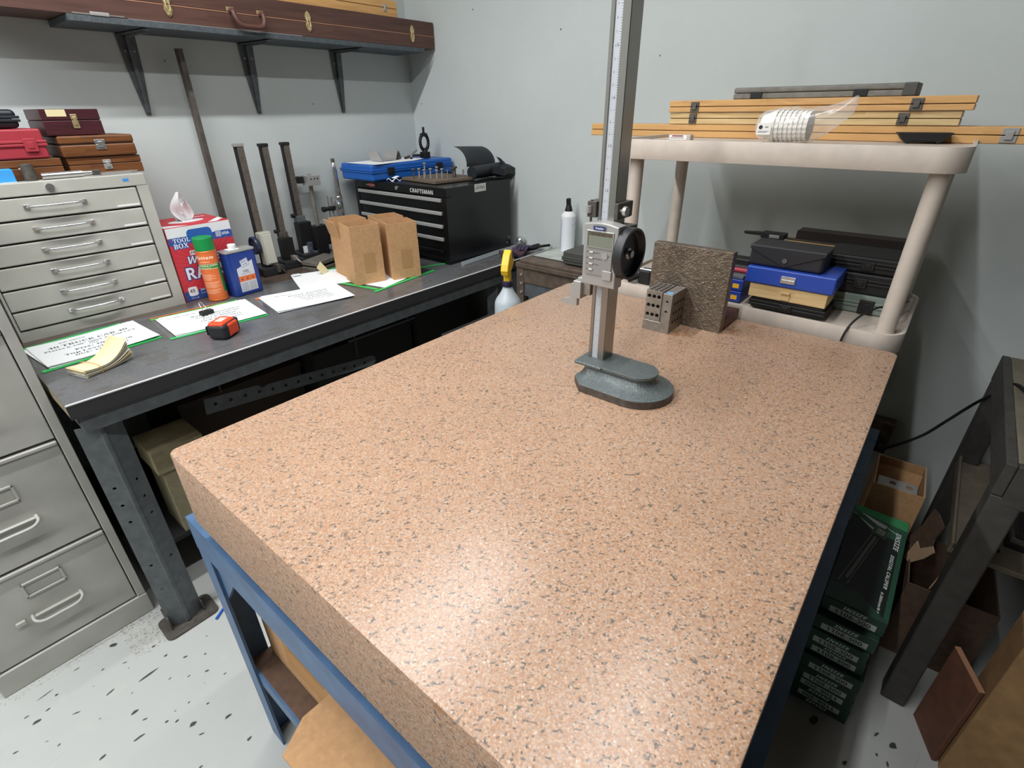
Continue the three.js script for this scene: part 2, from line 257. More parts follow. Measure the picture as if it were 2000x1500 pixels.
// ---------------------------------------------------------------- digital height gauge
{
  const t = thing('height_gauge', 'tall digital height gauge with black hand wheel on the granite plate', 'height gauge', [0.855, 0.945, -0.42]);
  const paint = tmat(mottle(0x626a69, 0.14, 40, 0.1, 51), 0.32, 0.1, { bumpMap: bumpTex(48, 3, 0.06, 52), bumpScale: 0.0008 });
  const ring = hw => { const o = [], zc = 0.035, zb = -0.088 + (0.07 - hw) * 0.3, ch = hw * 0.42; for (let i = 0; i <= 20; i++) { const a = -PI / 2 + i / 20 * PI; o.push([hw * Math.sin(-a), zc + hw * Math.cos(a)]); } o.push([-hw, zb + ch], [-hw + ch, zb], [hw - ch, zb], [hw, zb + ch]); return o; };
  const loft = rows => {
    const ps = [], rs = rows.map(([y, hw]) => ring(hw).map(([x, z]) => [x, y, z])), N = rs[0].length;
    for (let r = 0; r + 1 < rs.length; r++) for (let i = 0; i < N; i++) { const j = (i + 1) % N, a = rs[r][i], b = rs[r][j], c = rs[r + 1][j], d = rs[r + 1][i]; ps.push(...a, ...d, ...c, ...a, ...c, ...b); }
    for (const [k, f] of [[0, 1], [rs.length - 1, -1]]) { const q = rs[k], c = [0, q[0][1], 0]; for (let i = 0; i < N; i++) { const j = (i + 1) % N; f > 0 ? ps.push(...c, ...q[i], ...q[j]) : ps.push(...c, ...q[j], ...q[i]); } }
    const g = new THREE.BufferGeometry(); g.setAttribute('position', new THREE.Float32BufferAttribute(ps, 3)); return smooth(g, 0.5);
  };
  const b = part('base', loft([[0.0165, 0.0695], [0.019, 0.062], [0.0215, 0.052], [0.025, 0.043], [0.03, 0.036], [0.036, 0.032], [0.041, 0.032], [0.0425, 0.036], [0.0445, 0.0375], [0.0495, 0.0375], [0.05, 0.037]]), paint, t);
  part('foot_slab', loft([[0, 0.069], [0.001, 0.07], [0.016, 0.07], [0.0165, 0.0695]]), M.steelDark, b);
  part('shoulder', rb(-0.041, 0.041, 0.043, 0.0502, -0.092, -0.028, 0.003), paint, b);
  const scale = () => canvasTex(64, 2048, (x, w, h) => {
    x.fillStyle = '#c2c6cb'; x.fillRect(0, 0, w, h); x.fillStyle = '#50565e'; x.font = 'bold 15px sans-serif'; x.textAlign = 'center';
    for (let i = 0; i < 200; i++) { const y = h - i * 10.24; x.fillRect(w - (i % 5 ? 12 : 20), y, i % 5 ? 12 : 20, 1.6); if (i % 5 === 0) x.fillText(String((i / 5) % 10), 22, y + 5); if (i % 20 === 0) { x.font = 'bold 22px sans-serif'; x.fillText(String(1 + i / 20), 40, y + 7); x.font = 'bold 15px sans-serif'; } }
  });
  const col = wpart('column', [rb(0.8475, 0.885, 0.995, 1.97, -0.4985, -0.491, 0.001), rb(0.8475, 0.885, 0.995, 1.97, -0.4775, -0.4625, 0.001), bx(0.8495, 0.8848, 0.995, 1.97, -0.4915, -0.477), bx(0.846, 0.8476, 0.995, 1.97, -0.4660, -0.4632)], mat(0x9b9792, 0.24, 0.85), t);
  const sc = face(0.013, 0.165, '-x'); wpart('scale', mv(sc, 0.8493, 1.078, -0.4843), tmat(scale(), 0.5, 0.1), col);
  wpart('scale', mv(face(0.013, 0.72, '-x'), 0.8493, 1.61, -0.4843), tmat(scale(), 0.5, 0.1), col);
  // reading head
  const hs = []; for (let i = 0; i <= 8; i++) { const u = -0.033 + i / 8 * 0.066; hs.push([u, 0.106 + 0.005 * Math.cos(u / 0.033 * 1.4)]); }
  const hg = ext([[0.033, 0], ...hs.reverse(), [-0.033, 0]], 0.024, 0.002); hg.rotateY(-PI / 2); hg.translate(0.843, 1.16, -0.471);
  const head = wpart('reading_head', hg, M.silver, t);
  const hx = 0.8165;
  wpart('bezel', rb(hx - 0.0012, hx + 0.002, 1.228, 1.2585, -0.4995, -0.4435, 0.001), M.silver, head);
  const lcd = canvasTex(256, 128, (x) => { x.fillStyle = '#7f8474'; x.fillRect(0, 0, 256, 128); x.fillStyle = '#5d5546'; x.fillRect(0, 0, 256, 34); x.fillStyle = '#5a5f54'; x.fillRect(0, 0, 14, 128); x.fillStyle = '#3b3026'; x.font = 'bold 22px sans-serif'; x.fillText('INC  ABS  mm', 40, 28); });
  wpart('display', mv(face(0.051, 0.0265, '-x'), hx - 0.0014, 1.2435, -0.4715), tmat(lcd, 0.18), head);
  const logo = canvasTex(128, 40, (x) => { x.fillStyle = '#27356f'; x.fillRect(0, 0, 128, 40); x.fillStyle = '#e8ecf4'; x.font = 'italic bold 28px sans-serif'; x.textAlign = 'center'; x.fillText('Fowler', 64, 30); });
  wpart('name_plate', mv(face(0.024, 0.0075, '-x'), hx - 0.0026, 1.2635, -0.473), tmat(logo, 0.5), head);
  for (let i = 0; i < 4; i++) wpart('button', rb(hx - 0.0045, hx, 1.2175 - i * 0.0105, 1.2215 - i * 0.0105, -0.4905, -0.4815, 0.0015), M.silver, head);
  wpart('round_button', cyl(0.0062, 0.0055, 0.004, hx - 0.004, 1.2165, -0.4585, 'x'), M.silver, head);
  const btxt = canvasTex(128, 256, (x) => { x.fillStyle = '#a5a3a0'; x.fillRect(0, 0, 128, 256); x.fillStyle = '#4c4a48'; x.font = 'bold 20px sans-serif'; ['PRESET', 'INC/ABS', 'mm/in', 'SET'].forEach((s, i) => x.fillText(s, 4, 40 + i * 58)); x.fillText('OFF', 84, 60); });
  wpart('key_panel', mv(face(0.0545, 0.046, '-x'), hx - 0.0023, 1.2025, -0.4715), tmat(btxt, 0.4, 0.5), head);
  wpart('battery_door', rb(hx - 0.0034, hx, 1.173, 1.19, -0.461, -0.4425, 0.0008), M.silver, head);
  wpart('slider', [rb(0.845, 0.892, 1.165, 1.262, -0.504, -0.4995, 0.001), rb(0.845, 0.892, 1.165, 1.262, -0.4615, -0.443, 0.001), rb(0.886, 0.9, 1.1655, 1.2615, -0.5035, -0.4435, 0.001)], M.steelDark, head);
  wpart('ribbed_lock', [0, 1, 2, 3, 4].map(i => bx(0.846, 0.852, 1.246 + i * 0.004, 1.2485 + i * 0.004, -0.443, -0.4405)), M.silver, head);
  // hand wheel on the right of the head
  const wg = new THREE.LatheGeometry([[0, 0], [0.036, 0], [0.041, 0.002], [0.0415, 0.013], [0.045, 0.013], [0.0455, 0.01], [0.0455, -0.004], [0.044, -0.006], [0, -0.006]].map(p => new THREE.Vector2(...p)), 48);
  wg.rotateX(PI / 2); wg.translate(0.845, 1.22, -0.43);
  const wh = wpart('hand_wheel', wg, mat(0x26272a, 0.45), head);
  wpart('hub', [cyl(0.0065, 0.0065, 0.01, 0.845, 1.22, -0.43, 'z'), cyl(0.01, 0.01, 0.02, 0.845, 1.22, -0.447, 'z')], M.chrome, wh);
  // fine feed carriage above
  const fa = wpart('fine_feed_carriage', [rb(0.842, 0.892, 1.275, 1.303, -0.5175, -0.499, 0.001), rb(0.842, 0.892, 1.275, 1.303, -0.462, -0.4545, 0.001), rb(0.886, 0.898, 1.2755, 1.3025, -0.517, -0.455, 0.001)], M.steelDark, t);
  wpart('feed_nut', cyl(0.006, 0.006, 0.012, 0.84, 1.283, -0.513, 'y'), M.silver, fa); wpart('feed_screw', cyl(0.0022, 0.0022, 0.05, 0.846, 1.255, -0.511, 'y'), M.steelDark, fa);
  wpart('lock_screw', [cyl(0.003, 0.003, 0.008, 0.852, 1.29, -0.4545, 'z'), cyl(0.0085, 0.0085, 0.006, 0.852, 1.29, -0.4475, 'z')], M.silver, fa);
  // clamp and carbide scriber
  const ja = wpart('jaw', rb(0.847, 0.866, 1.125, 1.17, -0.52, -0.5035, 0.001), M.steel, t);
  const cp = wpart('scriber_clamp', [rb(0.838, 0.87, 1.117, 1.152, -0.538, -0.52, 0.0015), rb(0.845, 0.862, 1.152, 1.158, -0.532, -0.522, 0.001)], M.silver, ja);
  const sg = ext([[0, 0.044], [0, 0], [-0.046, 0.001], [-0.034, 0.009], [-0.017, 0.014], [-0.016, 0.044]], 0.009); sg.rotateY(-PI / 2); sg.translate(0.861, 1.096, -0.536);
  wpart('scriber', sg, M.silver, cp);
}
// ---------------------------------------------------------------- angle plate and blocks
{
  const rough = tmat(mottle(0x786c5e, 0.22, 30, 0.2, 61), 0.42, 0.5, { bumpMap: bumpTex(40, 3, 0.12, 62), bumpScale: 0.0022 });
  const a = thing('angle_plate', 'scuffed steel right angle plate standing on the granite', 'angle plate', [1.33, 0.945, -0.467]);
  wpart('upright', rb(1.26, 1.286, 0.945, 1.148, -0.568, -0.366, 0.0015), rough, a);
  wpart('foot', rb(1.286, 1.402, 0.945, 0.972, -0.568, -0.366, 0.0015), tmat(mottle(0x6b4a42, 0.2, 16, 0.2, 63), 0.55, 0.4), a);
  const web = ext([[0, 0], [0.09, 0], [0.012, 0.15], [0, 0.15]], 0.016); wpart('web', mv(web, 1.286, 0.972, -0.475), rough, a);
  const k = thing('knee_block', 'L shaped steel knee block with blue tape against the angle plate', 'block', [1.216, 0.945, -0.502]);
  const sk = shape([[0, 0], [0.07, 0], [0.07, 0.101], [0.0465, 0.101], [0.0465, 0.0245], [0, 0.0245]], [[0.058, 0.082, 0.0034], [0.058, 0.056, 0.0034]]);
  const kg = new THREE.ExtrudeGeometry(sk, { depth: 0.08, bevelEnabled: true, bevelSize: 0.0006, bevelThickness: 0.0006, bevelSegments: 1, curveSegments: 8 }); kg.rotateY(-PI / 2); kg.scale(1, 1, 1); kg.translate(1.257, 0.9456, -0.5365);
  wpart('body', kg, M.steel, k);
  for (let i = 0; i < 4; i++) for (let j = 0; j < 3; j++) wpart('hole', cyl(0.0042, 0.0042, 0.0006, 1.196 + i * 0.016, 0.972 + j * 0.024, -0.4659, 'z', 14), mat(0x2a2520, 0.8), k);
  wpart('tape', bx(1.182, 1.196, 1.0472, 1.0476, -0.486, -0.4705), mat(0x6fb3e6, 0.7), k);
  // drilled block: holes go right through
  const holes = []; for (let i = 0; i < 3; i++) for (let j = 0; j < 3; j++) holes.push([0.008 + i * 0.0128, 0.014 + j * 0.024, 0.0053]);
  const d = thing('drilled_block', 'small steel set up block drilled with rows of holes, beside blue tape', 'block', [1.216, 0.9706, -0.5135]);
  const dg = ext([[0, 0], [0.0415, 0], [0.0415, 0.076], [0, 0.076]], 0.074, 0.0006, holes, 12); dg.rotateY(-PI / 2); dg.translate(1.2545, 0.9716, -0.5360);
  wpart('body', dg, M.steel, d);
  const hm = mat(0x2a2520, 0.8); for (let i = 0; i < 3; i++) for (let j = 0; j < 5; j++) wpart('hole', cyl(0.0046, 0.0046, 0.0006, 1.189 + j * 0.0135, 1.0479, -0.5275 + i * 0.0128, 'y', 14), hm, d);
}
// ---------------------------------------------------------------- filing cabinet
{
  const t = thing('filing_cabinet', 'tall beige steel filing cabinet with bow handles on the floor', 'cabinet', [-0.068, 0, -1.98]);
  const x0 = -0.258, x1 = 0.122, zf = -1.66, zb = -2.32, ys = [0.081, 0.372, 0.69, 1.005, 1.315];
  wpart('body', [bx(x0 + 0.0006, x1 - 0.0006, 0.0815, 1.3295, zb, zf - 0.03), rb(x0, x0 + 0.02, 0.081, 1.315, zf - 0.03, zf, 0.002), rb(x1 - 0.022, x1, 0.081, 1.315, zf - 0.03, zf, 0.002), bx(x0, x1, 1.315, 1.33, zf - 0.03, zf)], M.beige, t);
  wpart('plinth', rb(x0, x1 + 0.002, 0, 0.079, zb, zf + 0.002, 0.004), M.beige, t);
  for (let i = 0; i < 4; i++) {
    const y0 = ys[i] + 0.004, y1 = ys[i + 1] - 0.004, yc = ys[i] + 0.5;
    const d = wpart('drawer', [rb(x0 + 0.023, x1 - 0.025, y0, y1 - 0.012, zf - 0.024, zf - 0.003, 0.002), rb(x0 + 0.023, x1 - 0.025, y1 - 0.011, y1, zf - 0.024, zf + 0.002, 0.003)], M.beige, t);
    const hy = ys[i] + 0.122, hx0 = -0.121, hx1 = -0.01;
    wpart('handle', [tube([[hx0, hy + 0.008, zf - 0.003], [hx0 + 0.001, hy + 0.003, zf + 0.02], [hx0 + 0.014, hy - 0.002, zf + 0.03], [(hx0 + hx1) / 2, hy - 0.003, zf + 0.032], [hx1 - 0.014, hy - 0.002, zf + 0.03], [hx1 - 0.001, hy + 0.003, zf + 0.02], [hx1, hy + 0.008, zf - 0.003]], 0.0042, 40), bx(hx0 + 0.004, hx1 - 0.004, hy + 0.004, hy + 0.006, zf - 0.003, zf + 0.008)], M.beige, d);
    const ly = ys[i] + 0.191, o = 0.006, a0 = -0.111, a1 = -0.02;
    wpart('label_holder', [rb(a0, a1, ly, ly + o, zf - 0.003, zf + 0.003, 0.0015), rb(a0, a1, ly + 0.05 - o, ly + 0.05, zf - 0.003, zf + 0.003, 0.0015), rb(a0, a0 + o, ly, ly + 0.05, zf - 0.003, zf + 0.003, 0.0015), rb(a1 - o, a1, ly, ly + 0.05, zf - 0.003, zf + 0.003, 0.0015)], M.beige, d);
    wpart('thumb_latch', rb(-0.158, -0.137, hy - 0.004, hy + 0.01, zf - 0.003, zf + 0.007, 0.002), M.beige, d);
  }
}
// ---------------------------------------------------------------- steel workbench along the left wall
const BY = 0.84;
{
  const t = thing('workbench', 'long grey steel workbench with dark laminate top under the wall shelf', 'workbench', [1.09, 0, -1.94]);
  const topTex = dataTex(1024, 1024, (u, v) => {   // u runs along the bench, v = 0 at the front edge
    const st = fbm(u, v, 10, 4, 71), fine = vnoise(u * 400, v * 400, 400, 73), wear = fbm(u, v, 24, 3, 74);
    let c = [98, 98, 100]; const line = 0.60 + 0.10 * (st - 0.5) + 0.03 * (wear - 0.5);
    if (v > line) c = mix([104, 88, 76], [78, 68, 62], wear); else if (wear > 0.64) c = [92, 90, 88];
    const k = 0.93 + 0.14 * fine; return [cl(c[0] * k), cl(c[1] * k), cl(c[2] * k)];
  }, [1.93, 0.9]); topTex.offset.set(-0.13 / 1.93, -1.49 / 0.9);
  M.benchTop = tmat(topTex, 0.22);
  const g = bx(0.13, 2.065, BY - 0.002, BY, ZA + 0.002, -1.49); wpart('laminate', g, M.benchTop, t);
  // texture is placed in room coordinates (uv set before the shift)
  wpart('core_board', bx(0.131, 2.065, BY - 0.04, BY - 0.002, ZA + 0.002, -1.493), tmat(mottle(0x94856c, 0.25, 60, 0.2, 75), 0.9), t);
  wpart('edge_band', bx(0.13, 2.065, BY - 0.04, BY - 0.0035, -1.493, -1.489), M.benchEdge, t);
  wpart('edge_trim', rb(0.13, 2.065, BY - 0.0035, BY + 0.0004, -1.4935, -1.4885, 0.001), mat(0xe4e4e4, 0.3), t);
  wpart('frame_rail', [bx(0.145, 2.06, 0.752, 0.8, -1.502, -1.498), bx(0.145, 2.06, 0.752, 0.756, -1.56, -1.502), bx(0.145, 0.149, 0.752, 0.8, ZA + 0.02, -1.56)], M.frameGrey, t);
  for (const [lx, lz] of [[0.178, -1.515], [1.72, -1.515], [0.23, -2.325], [1.72, -2.325]]) {
    const hs = []; for (const y of [0.56, 0.5, 0.44, 0.27, 0.17]) hs.push([0, y, 0.0045]);
    const fl = s => { const q = ext([[-0.024, 0.008], [0.024, 0.008], [0.024, 0.755], [-0.024, 0.755]], 0.003, 0, hs); q.rotateY(s * 0.42); q.translate(lx + s * 0.026, 0, lz - 0.012); return q; };
    const l = wpart('leg', [fl(-1), fl(1), rb(lx - 0.008, lx + 0.008, 0.008, 0.755, lz - 0.012, lz + 0.004, 0.006)], M.frameGrey, t);
    const fp = ext(rrect(0.155, 0.105, 0.02), 0.007); fp.rotateX(-PI / 2); fp.translate(lx + 0.005, 0.0005, lz - 0.02);
    wpart('foot_plate', [fp, bx(lx - 0.05, lx - 0.046, 0.007, 0.06, lz - 0.06, lz), bx(lx + 0.046, lx + 0.05, 0.007, 0.05, lz - 0.06, lz)], M.steelDark, l);
  }
  wpart('lower_shelf', bx(0.14, 2.06, 0.2, 0.215, ZA + 0.03, -1.66), M.dark, t);
}
// things kept under the bench, all in deep shade
{
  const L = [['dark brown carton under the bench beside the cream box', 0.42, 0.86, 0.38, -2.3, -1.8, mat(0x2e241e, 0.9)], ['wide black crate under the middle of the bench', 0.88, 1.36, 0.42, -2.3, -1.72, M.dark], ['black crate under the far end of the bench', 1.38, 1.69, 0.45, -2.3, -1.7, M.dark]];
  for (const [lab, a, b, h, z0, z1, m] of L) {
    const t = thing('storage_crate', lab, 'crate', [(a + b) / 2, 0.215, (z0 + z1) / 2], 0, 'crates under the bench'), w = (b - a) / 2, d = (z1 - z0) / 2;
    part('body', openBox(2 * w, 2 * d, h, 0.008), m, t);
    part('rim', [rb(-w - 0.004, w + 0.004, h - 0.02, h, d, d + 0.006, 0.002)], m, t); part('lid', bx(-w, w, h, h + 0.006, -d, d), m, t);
  }
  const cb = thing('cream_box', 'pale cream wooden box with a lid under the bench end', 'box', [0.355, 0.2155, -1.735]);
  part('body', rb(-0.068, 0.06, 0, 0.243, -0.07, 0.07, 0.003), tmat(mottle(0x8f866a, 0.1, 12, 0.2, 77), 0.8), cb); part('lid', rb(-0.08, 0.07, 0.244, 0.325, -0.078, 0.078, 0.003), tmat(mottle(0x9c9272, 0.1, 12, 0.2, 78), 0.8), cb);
  const hs = []; for (let i = 0; i < 13; i++) hs.push([0.03 + i * 0.046, 0.0 + (i > 3 ? -0.002 : 0.002), 0.006]);
  const sp = ext([[0, -0.026], [0.62, -0.02], [0.633, -0.008], [0.633, 0.008], [0.62, 0.02], [0.2, 0.02], [0.18, 0.012], [0.165, 0.026], [0, 0.026]], 0.004, 0, hs);
  const s = single('perforated_strap', 'grey perforated steel strap hung under the bench front', 'strap', mv(sp, 0.442, 0.653, -1.6, 0, 0, -0.113), M.frameGrey);
  const hg = single('strap_hanger', 'thin steel hanger rods under the bench top', 'hanger', [bar([0.5, 0.64, -1.605], [0.5, 0.8, -1.605], 0.004, 0.004), bar([1.0, 0.585, -1.605], [1.0, 0.8, -1.605], 0.004, 0.004)], M.steelDark);
  single('steel_rod', 'thin dark steel rod on brackets under the far bench end', 'rod', [cyl(0.005, 0.005, 0.34, 1.03, 0.645, -1.7, 'x'), bar([1.06, 0.645, -1.7], [1.06, 0.8, -1.7], 0.004, 0.004), bar([1.33, 0.645, -1.7], [1.33, 0.8, -1.7], 0.004, 0.004)], M.frameGrey);
}
// ---------------------------------------------------------------- six drawer chest on the bench
{
  const zf = -2.06, x0 = 0.156, x1 = 0.62, yt = 1.282, ln = [1.244, 1.181, 1.121, 1.06, 0.994, 0.93, 0.872];
  const t = thing('drawer_chest', 'beige steel chest of six shallow drawers standing on the bench', 'drawer chest', [0.388, BY, -2.21]);
  wpart('carcass', [bx(x0 + 0.0006, x1 - 0.0006, BY + 0.0006, yt - 0.0006, ZA + 0.005, zf - 0.035), bx(x0, x0 + 0.006, 0.87, 1.246, zf - 0.04, zf), bx(0.588, x1, 0.87, 1.246, zf - 0.04, zf), rb(x0, x1, 1.246, yt, zf - 0.04, zf, 0.003), bx(x0, x1, BY, 0.87, zf - 0.04, zf)], M.beige, t);
  for (let i = 0; i < 6; i++) {
    const y1 = ln[i] - 0.002, y0 = ln[i + 1] + 0.0035, yc = (y0 + y1) / 2 + 0.004;
    const d = wpart('drawer', rb(x0 + 0.008, 0.5845, y0, y1, zf - 0.03, zf - 0.001, 0.003), M.beige, t);
    wpart('handle', [tube([[0.3, yc - 0.001, zf + 0.002], [0.308, yc + 0.001, zf + 0.014], [0.32, yc + 0.001, zf + 0.018], [0.416, yc + 0.001, zf + 0.018], [0.428, yc + 0.001, zf + 0.014], [0.436, yc - 0.001, zf + 0.002]], 0.0036, 30), rb(0.292, 0.306, yc - 0.006, yc + 0.006, zf - 0.001, zf + 0.003, 0.001), rb(0.43, 0.444, yc - 0.006, yc + 0.006, zf - 0.001, zf + 0.003, 0.001)], M.chrome, d);
    wpart('label_strip', bx(0.518, 0.58, y0 + 0.004, y0 + 0.0095, zf - 0.001, zf - 0.0002), M.white, d);
  }
  wpart('lock', [cyl(0.0115, 0.0105, 0.006, 0.369, 1.264, zf, 'z'), cyl(0.004, 0.004, 0.007, 0.369, 1.264, zf, 'z')], M.chrome, t);
  wpart('tape', bx(0.555, 0.571, 1.262, 1.27, zf, zf + 0.0006), mat(0x3f8ed8, 0.7), t);
}
function woodCase(name, label, cat, x0, x1, y0, y1, z0, z1, m, seam, hw, opts = {}) {   // wooden case: base, lid above a seam, clasps at hw
  const t = thing(name, label, cat, [(x0 + x1) / 2, y0, (z0 + z1) / 2], 0, opts.group), r = opts.r || 0.002;
  wpart('base', rb(x0, x1, y0, seam - 0.0008, z0, z1, r), m, t); const l = wpart('lid', rb(x0, x1, seam + 0.0008, y1, z0, z1, r), m, t);
  wpart('seam', bx(x0 + 0.003, x1 - 0.003, seam - 0.001, seam + 0.001, z0 + 0.003, z1 - 0.003), M.dark, t);
  for (const h of hw) {
    const [pos, wd, up, dn, mm] = h, c = pos;
    if (opts.side === 'x') { wpart('clasp', [rb(x0 - 0.003, x0, seam - dn, seam - 0.001, c - wd / 2, c + wd / 2, 0.0012), rb(x0 - 0.003, x0, seam + 0.001, seam + up, c - wd / 2, c + wd / 2, 0.0012), rb(x0 - 0.007, x0 - 0.003, seam - dn * 0.6, seam + up * 0.6, c - wd / 4, c + wd / 4, 0.0018)], mm, t); }
    else wpart('clasp', [rb(c - wd / 2, c + wd / 2, seam - dn, seam - 0.001, z1, z1 + 0.003, 0.0012), rb(c - wd / 2, c + wd / 2, seam + 0.001, seam + up, z1, z1 + 0.003, 0.0012), rb(c - wd / 4, c + wd / 4, seam - dn * 0.6, seam + up * 0.6, z1 + 0.003, z1 + 0.007, 0.0018)], mm, t);
  }
  return t;
}
// cases stacked on the chest
woodCase('wooden_case', 'brown wooden gauge case with a chrome clasp, bottom of its stack', 'case', 0.448, 0.645, 1.2822, 1.333, -2.3, -2.128, M.teak, 1.312, [[0.548, 0.022, 0.012, 0.016, M.silver]], { group: 'wooden cases on the drawer chest' });
woodCase('wooden_case', 'brown wooden gauge case with square chrome clasp, under the dark red box', 'case', 0.442, 0.64, 1.3345, 1.394, -2.31, -2.12, M.teak, 1.37, [[0.545, 0.028, 0.012, 0.016, M.chrome]], { r: 0.006, group: 'wooden cases on the drawer chest' });
{
  const t = woodCase('wooden_case', 'dark red wooden box with a cream sticker, topmost of its stack', 'case', 0.425, 0.57, 1.3955, 1.466, -2.31, -2.125, M.mahogany, 1.436, [[0.503, 0.016, 0.016, 0.022, M.brass]], { group: 'wooden cases on the drawer chest' });
  wpart('sticker', bx(0.44, 0.487, 1.446, 1.4645, -2.1249, -2.1243), mat(0xe2d3a6, 0.8), t);
}
woodCase('wooden_case', 'light brown wooden box beneath the red plastic case', 'case', 0.22, 0.432, 1.2822, 1.336, -2.3, -2.12, M.teak, 1.315, [], { group: 'wooden cases on the drawer chest' });
function plasticCase(name, label, x0, x1, y0, y1, z0, z1, m, opts = {}) {
  const t = thing(name, label, 'case', [(x0 + x1) / 2, y0, (z0 + z1) / 2], 0, opts.group), s = y0 + (y1 - y0) * (opts.seam || 0.55), r = opts.r || 0.006;
  wpart('base', [rb(x0 + 0.004, x1 - 0.004, y0, s, z0 + 0.004, z1 - 0.004, r), rb(x0, x1, s - 0.008, s - 0.0006, z0, z1, 0.002)], m, t);
  wpart('lid', [rb(x0 + 0.004, x1 - 0.004, s, y1, z0 + 0.004, z1 - 0.004, r), rb(x0, x1, s + 0.0006, s + 0.008, z0, z1, 0.002)], m, t);
  for (const c of opts.latch || []) {
    const h = opts.lh || 0.022, w = opts.lw || 0.03;
    if (opts.side === 'x') wpart('latch', [rb(x0 - 0.003, x0 + 0.002, s - h, s + h * 0.6, c - w / 2, c + w / 2, 0.002), rb(x0 - 0.005, x0, s - h * 0.6, s + h * 0.2, c - w / 4, c + w / 4, 0.0015)], opts.lm || M.black, t);
    else wpart('latch', [rb(c - w / 2, c + w / 2, s - h, s + h * 0.6, z1 - 0.002, z1 + 0.003, 0.002), rb(c - w / 4, c + w / 4, s - h * 0.6, s + h * 0.2, z1, z1 + 0.005, 0.0015)], opts.lm || M.black, t);
  }
  return t;
}
const redP = mat(0xa8343f, 0.5);
plasticCase('plastic_case', 'red plastic case under the small black case on the chest', 0.235, 0.415, 1.3375, 1.416, -2.31, -2.115, redP, { seam: 0.52, latch: [0.375], lw: 0.03, lm: redP });
plasticCase('plastic_case', 'small black plastic case lying on the red case', 0.22, 0.378, 1.4175, 1.466, -2.3, -2.13, mat(0x20262c, 0.45), { seam: 0.5, r: 0.014 });
{
  const s = thing('socket', 'steel socket standing upright on the drawer chest', 'socket', [0.342, 1.2822, -2.098]);
  part('barrel', lathe([[0.010, 0], [0.0165, 0], [0.0168, 0.012], [0.0155, 0.014], [0.0155, 0.043], [0.014, 0.045], [0.009, 0.045], [0.009, 0.02], [0.010, 0]]), M.steelDark, s);
  part('drive_pin', cyl(0.003, 0.003, 0.004, -0.018, 0.032, 0, 'x'), M.chrome, s);
  const w = thing('ratchet_handle', 'chrome ratchet handle lying along the front of the chest', 'wrench', [0.44, 1.2822, -2.09], 0.03);
  part('grip', mv(cyl(0.0095, 0.0095, 0.1, 0, 0, 0, 'x'), -0.075, 0.0098, 0), M.chrome, w); part('shank', mv(cyl(0.007, 0.006, 0.03, 0, 0, 0, 'x'), 0.025, 0.0098, 0), M.chrome, w); part('joint', [mv(rb(-0.012, 0.012, -0.008, 0.008, -0.006, 0.006, 0.003), 0.06, 0.0098, 0)], M.steelDark, w);
  const k = thing('putty_blade', 'flat pointed steel blade lying past the ratchet handle', 'blade', [0.56, 1.2822, -2.085], 0.05);
  part('blade', mv(ext([[-0.05, -0.011], [0.03, -0.011], [0.055, 0.004], [0.04, 0.011], [-0.05, 0.011]], 0.008), 0, 0.0002, 0, -PI / 2), M.silver, k);
  const p = thing('sticky_pad', 'small bright blue pad on the edge of the drawer chest', 'note pad', [0.262, 1.2822, -2.105]);
  part('sheets', mv(rb(-0.045, 0.045, 0, 0.034, -0.02, 0.02, 0.002), 0, 0, 0), mat(0x3aa0e6, 0.7), p); part('backing', bx(-0.045, 0.045, 0, 0.001, -0.021, 0.021), M.white, p);
}
// ---------------------------------------------------------------- wall shelf with the long dark case
{
  const s = thing('wall_shelf', 'narrow dark grey shelf board on three steel brackets', 'shelf', [1.26, 1.69, -2.28]);
  wpart('board', rb(0.59, 1.99, 1.712, 1.73, ZA + 0.002, -2.178, 0.002), tmat(mottle(0x4c5357, 0.2, 40, 0.2, 81), 0.6), s);
  for (const x of [0.795, 1.215, 1.63]) {
    const tip = ext([[-0.03, 1.712], [0.03, 1.712], [0.024, 1.6], [0.008, 1.462], [-0.008, 1.462], [-0.024, 1.6]], 0.003), b = wpart('bracket', [mv(tip, x, 0, ZA + 0.002), mv(ext([[-0.028, 0], [0.028, 0], [0.01, 0.2], [-0.01, 0.2]], 0.003), x, 1.709, ZA + 0.004, PI / 2), mv(bar([0, 1.47, 0.004], [0, 1.706, 0.012], 0.01, 0.012), x, 0, ZA + 0.003), mv(bar([0, 1.704, 0.01], [0, 1.704, 0.18], 0.012, 0.008), x, 0, ZA)], M.frameGrey, s);
    for (const dx of [-0.014, 0.014]) wpart('screw', cyl(0.0035, 0.003, 0.003, x + dx, 1.66, ZA + 0.0048, 'z', 10), M.silver, b);
  }
}
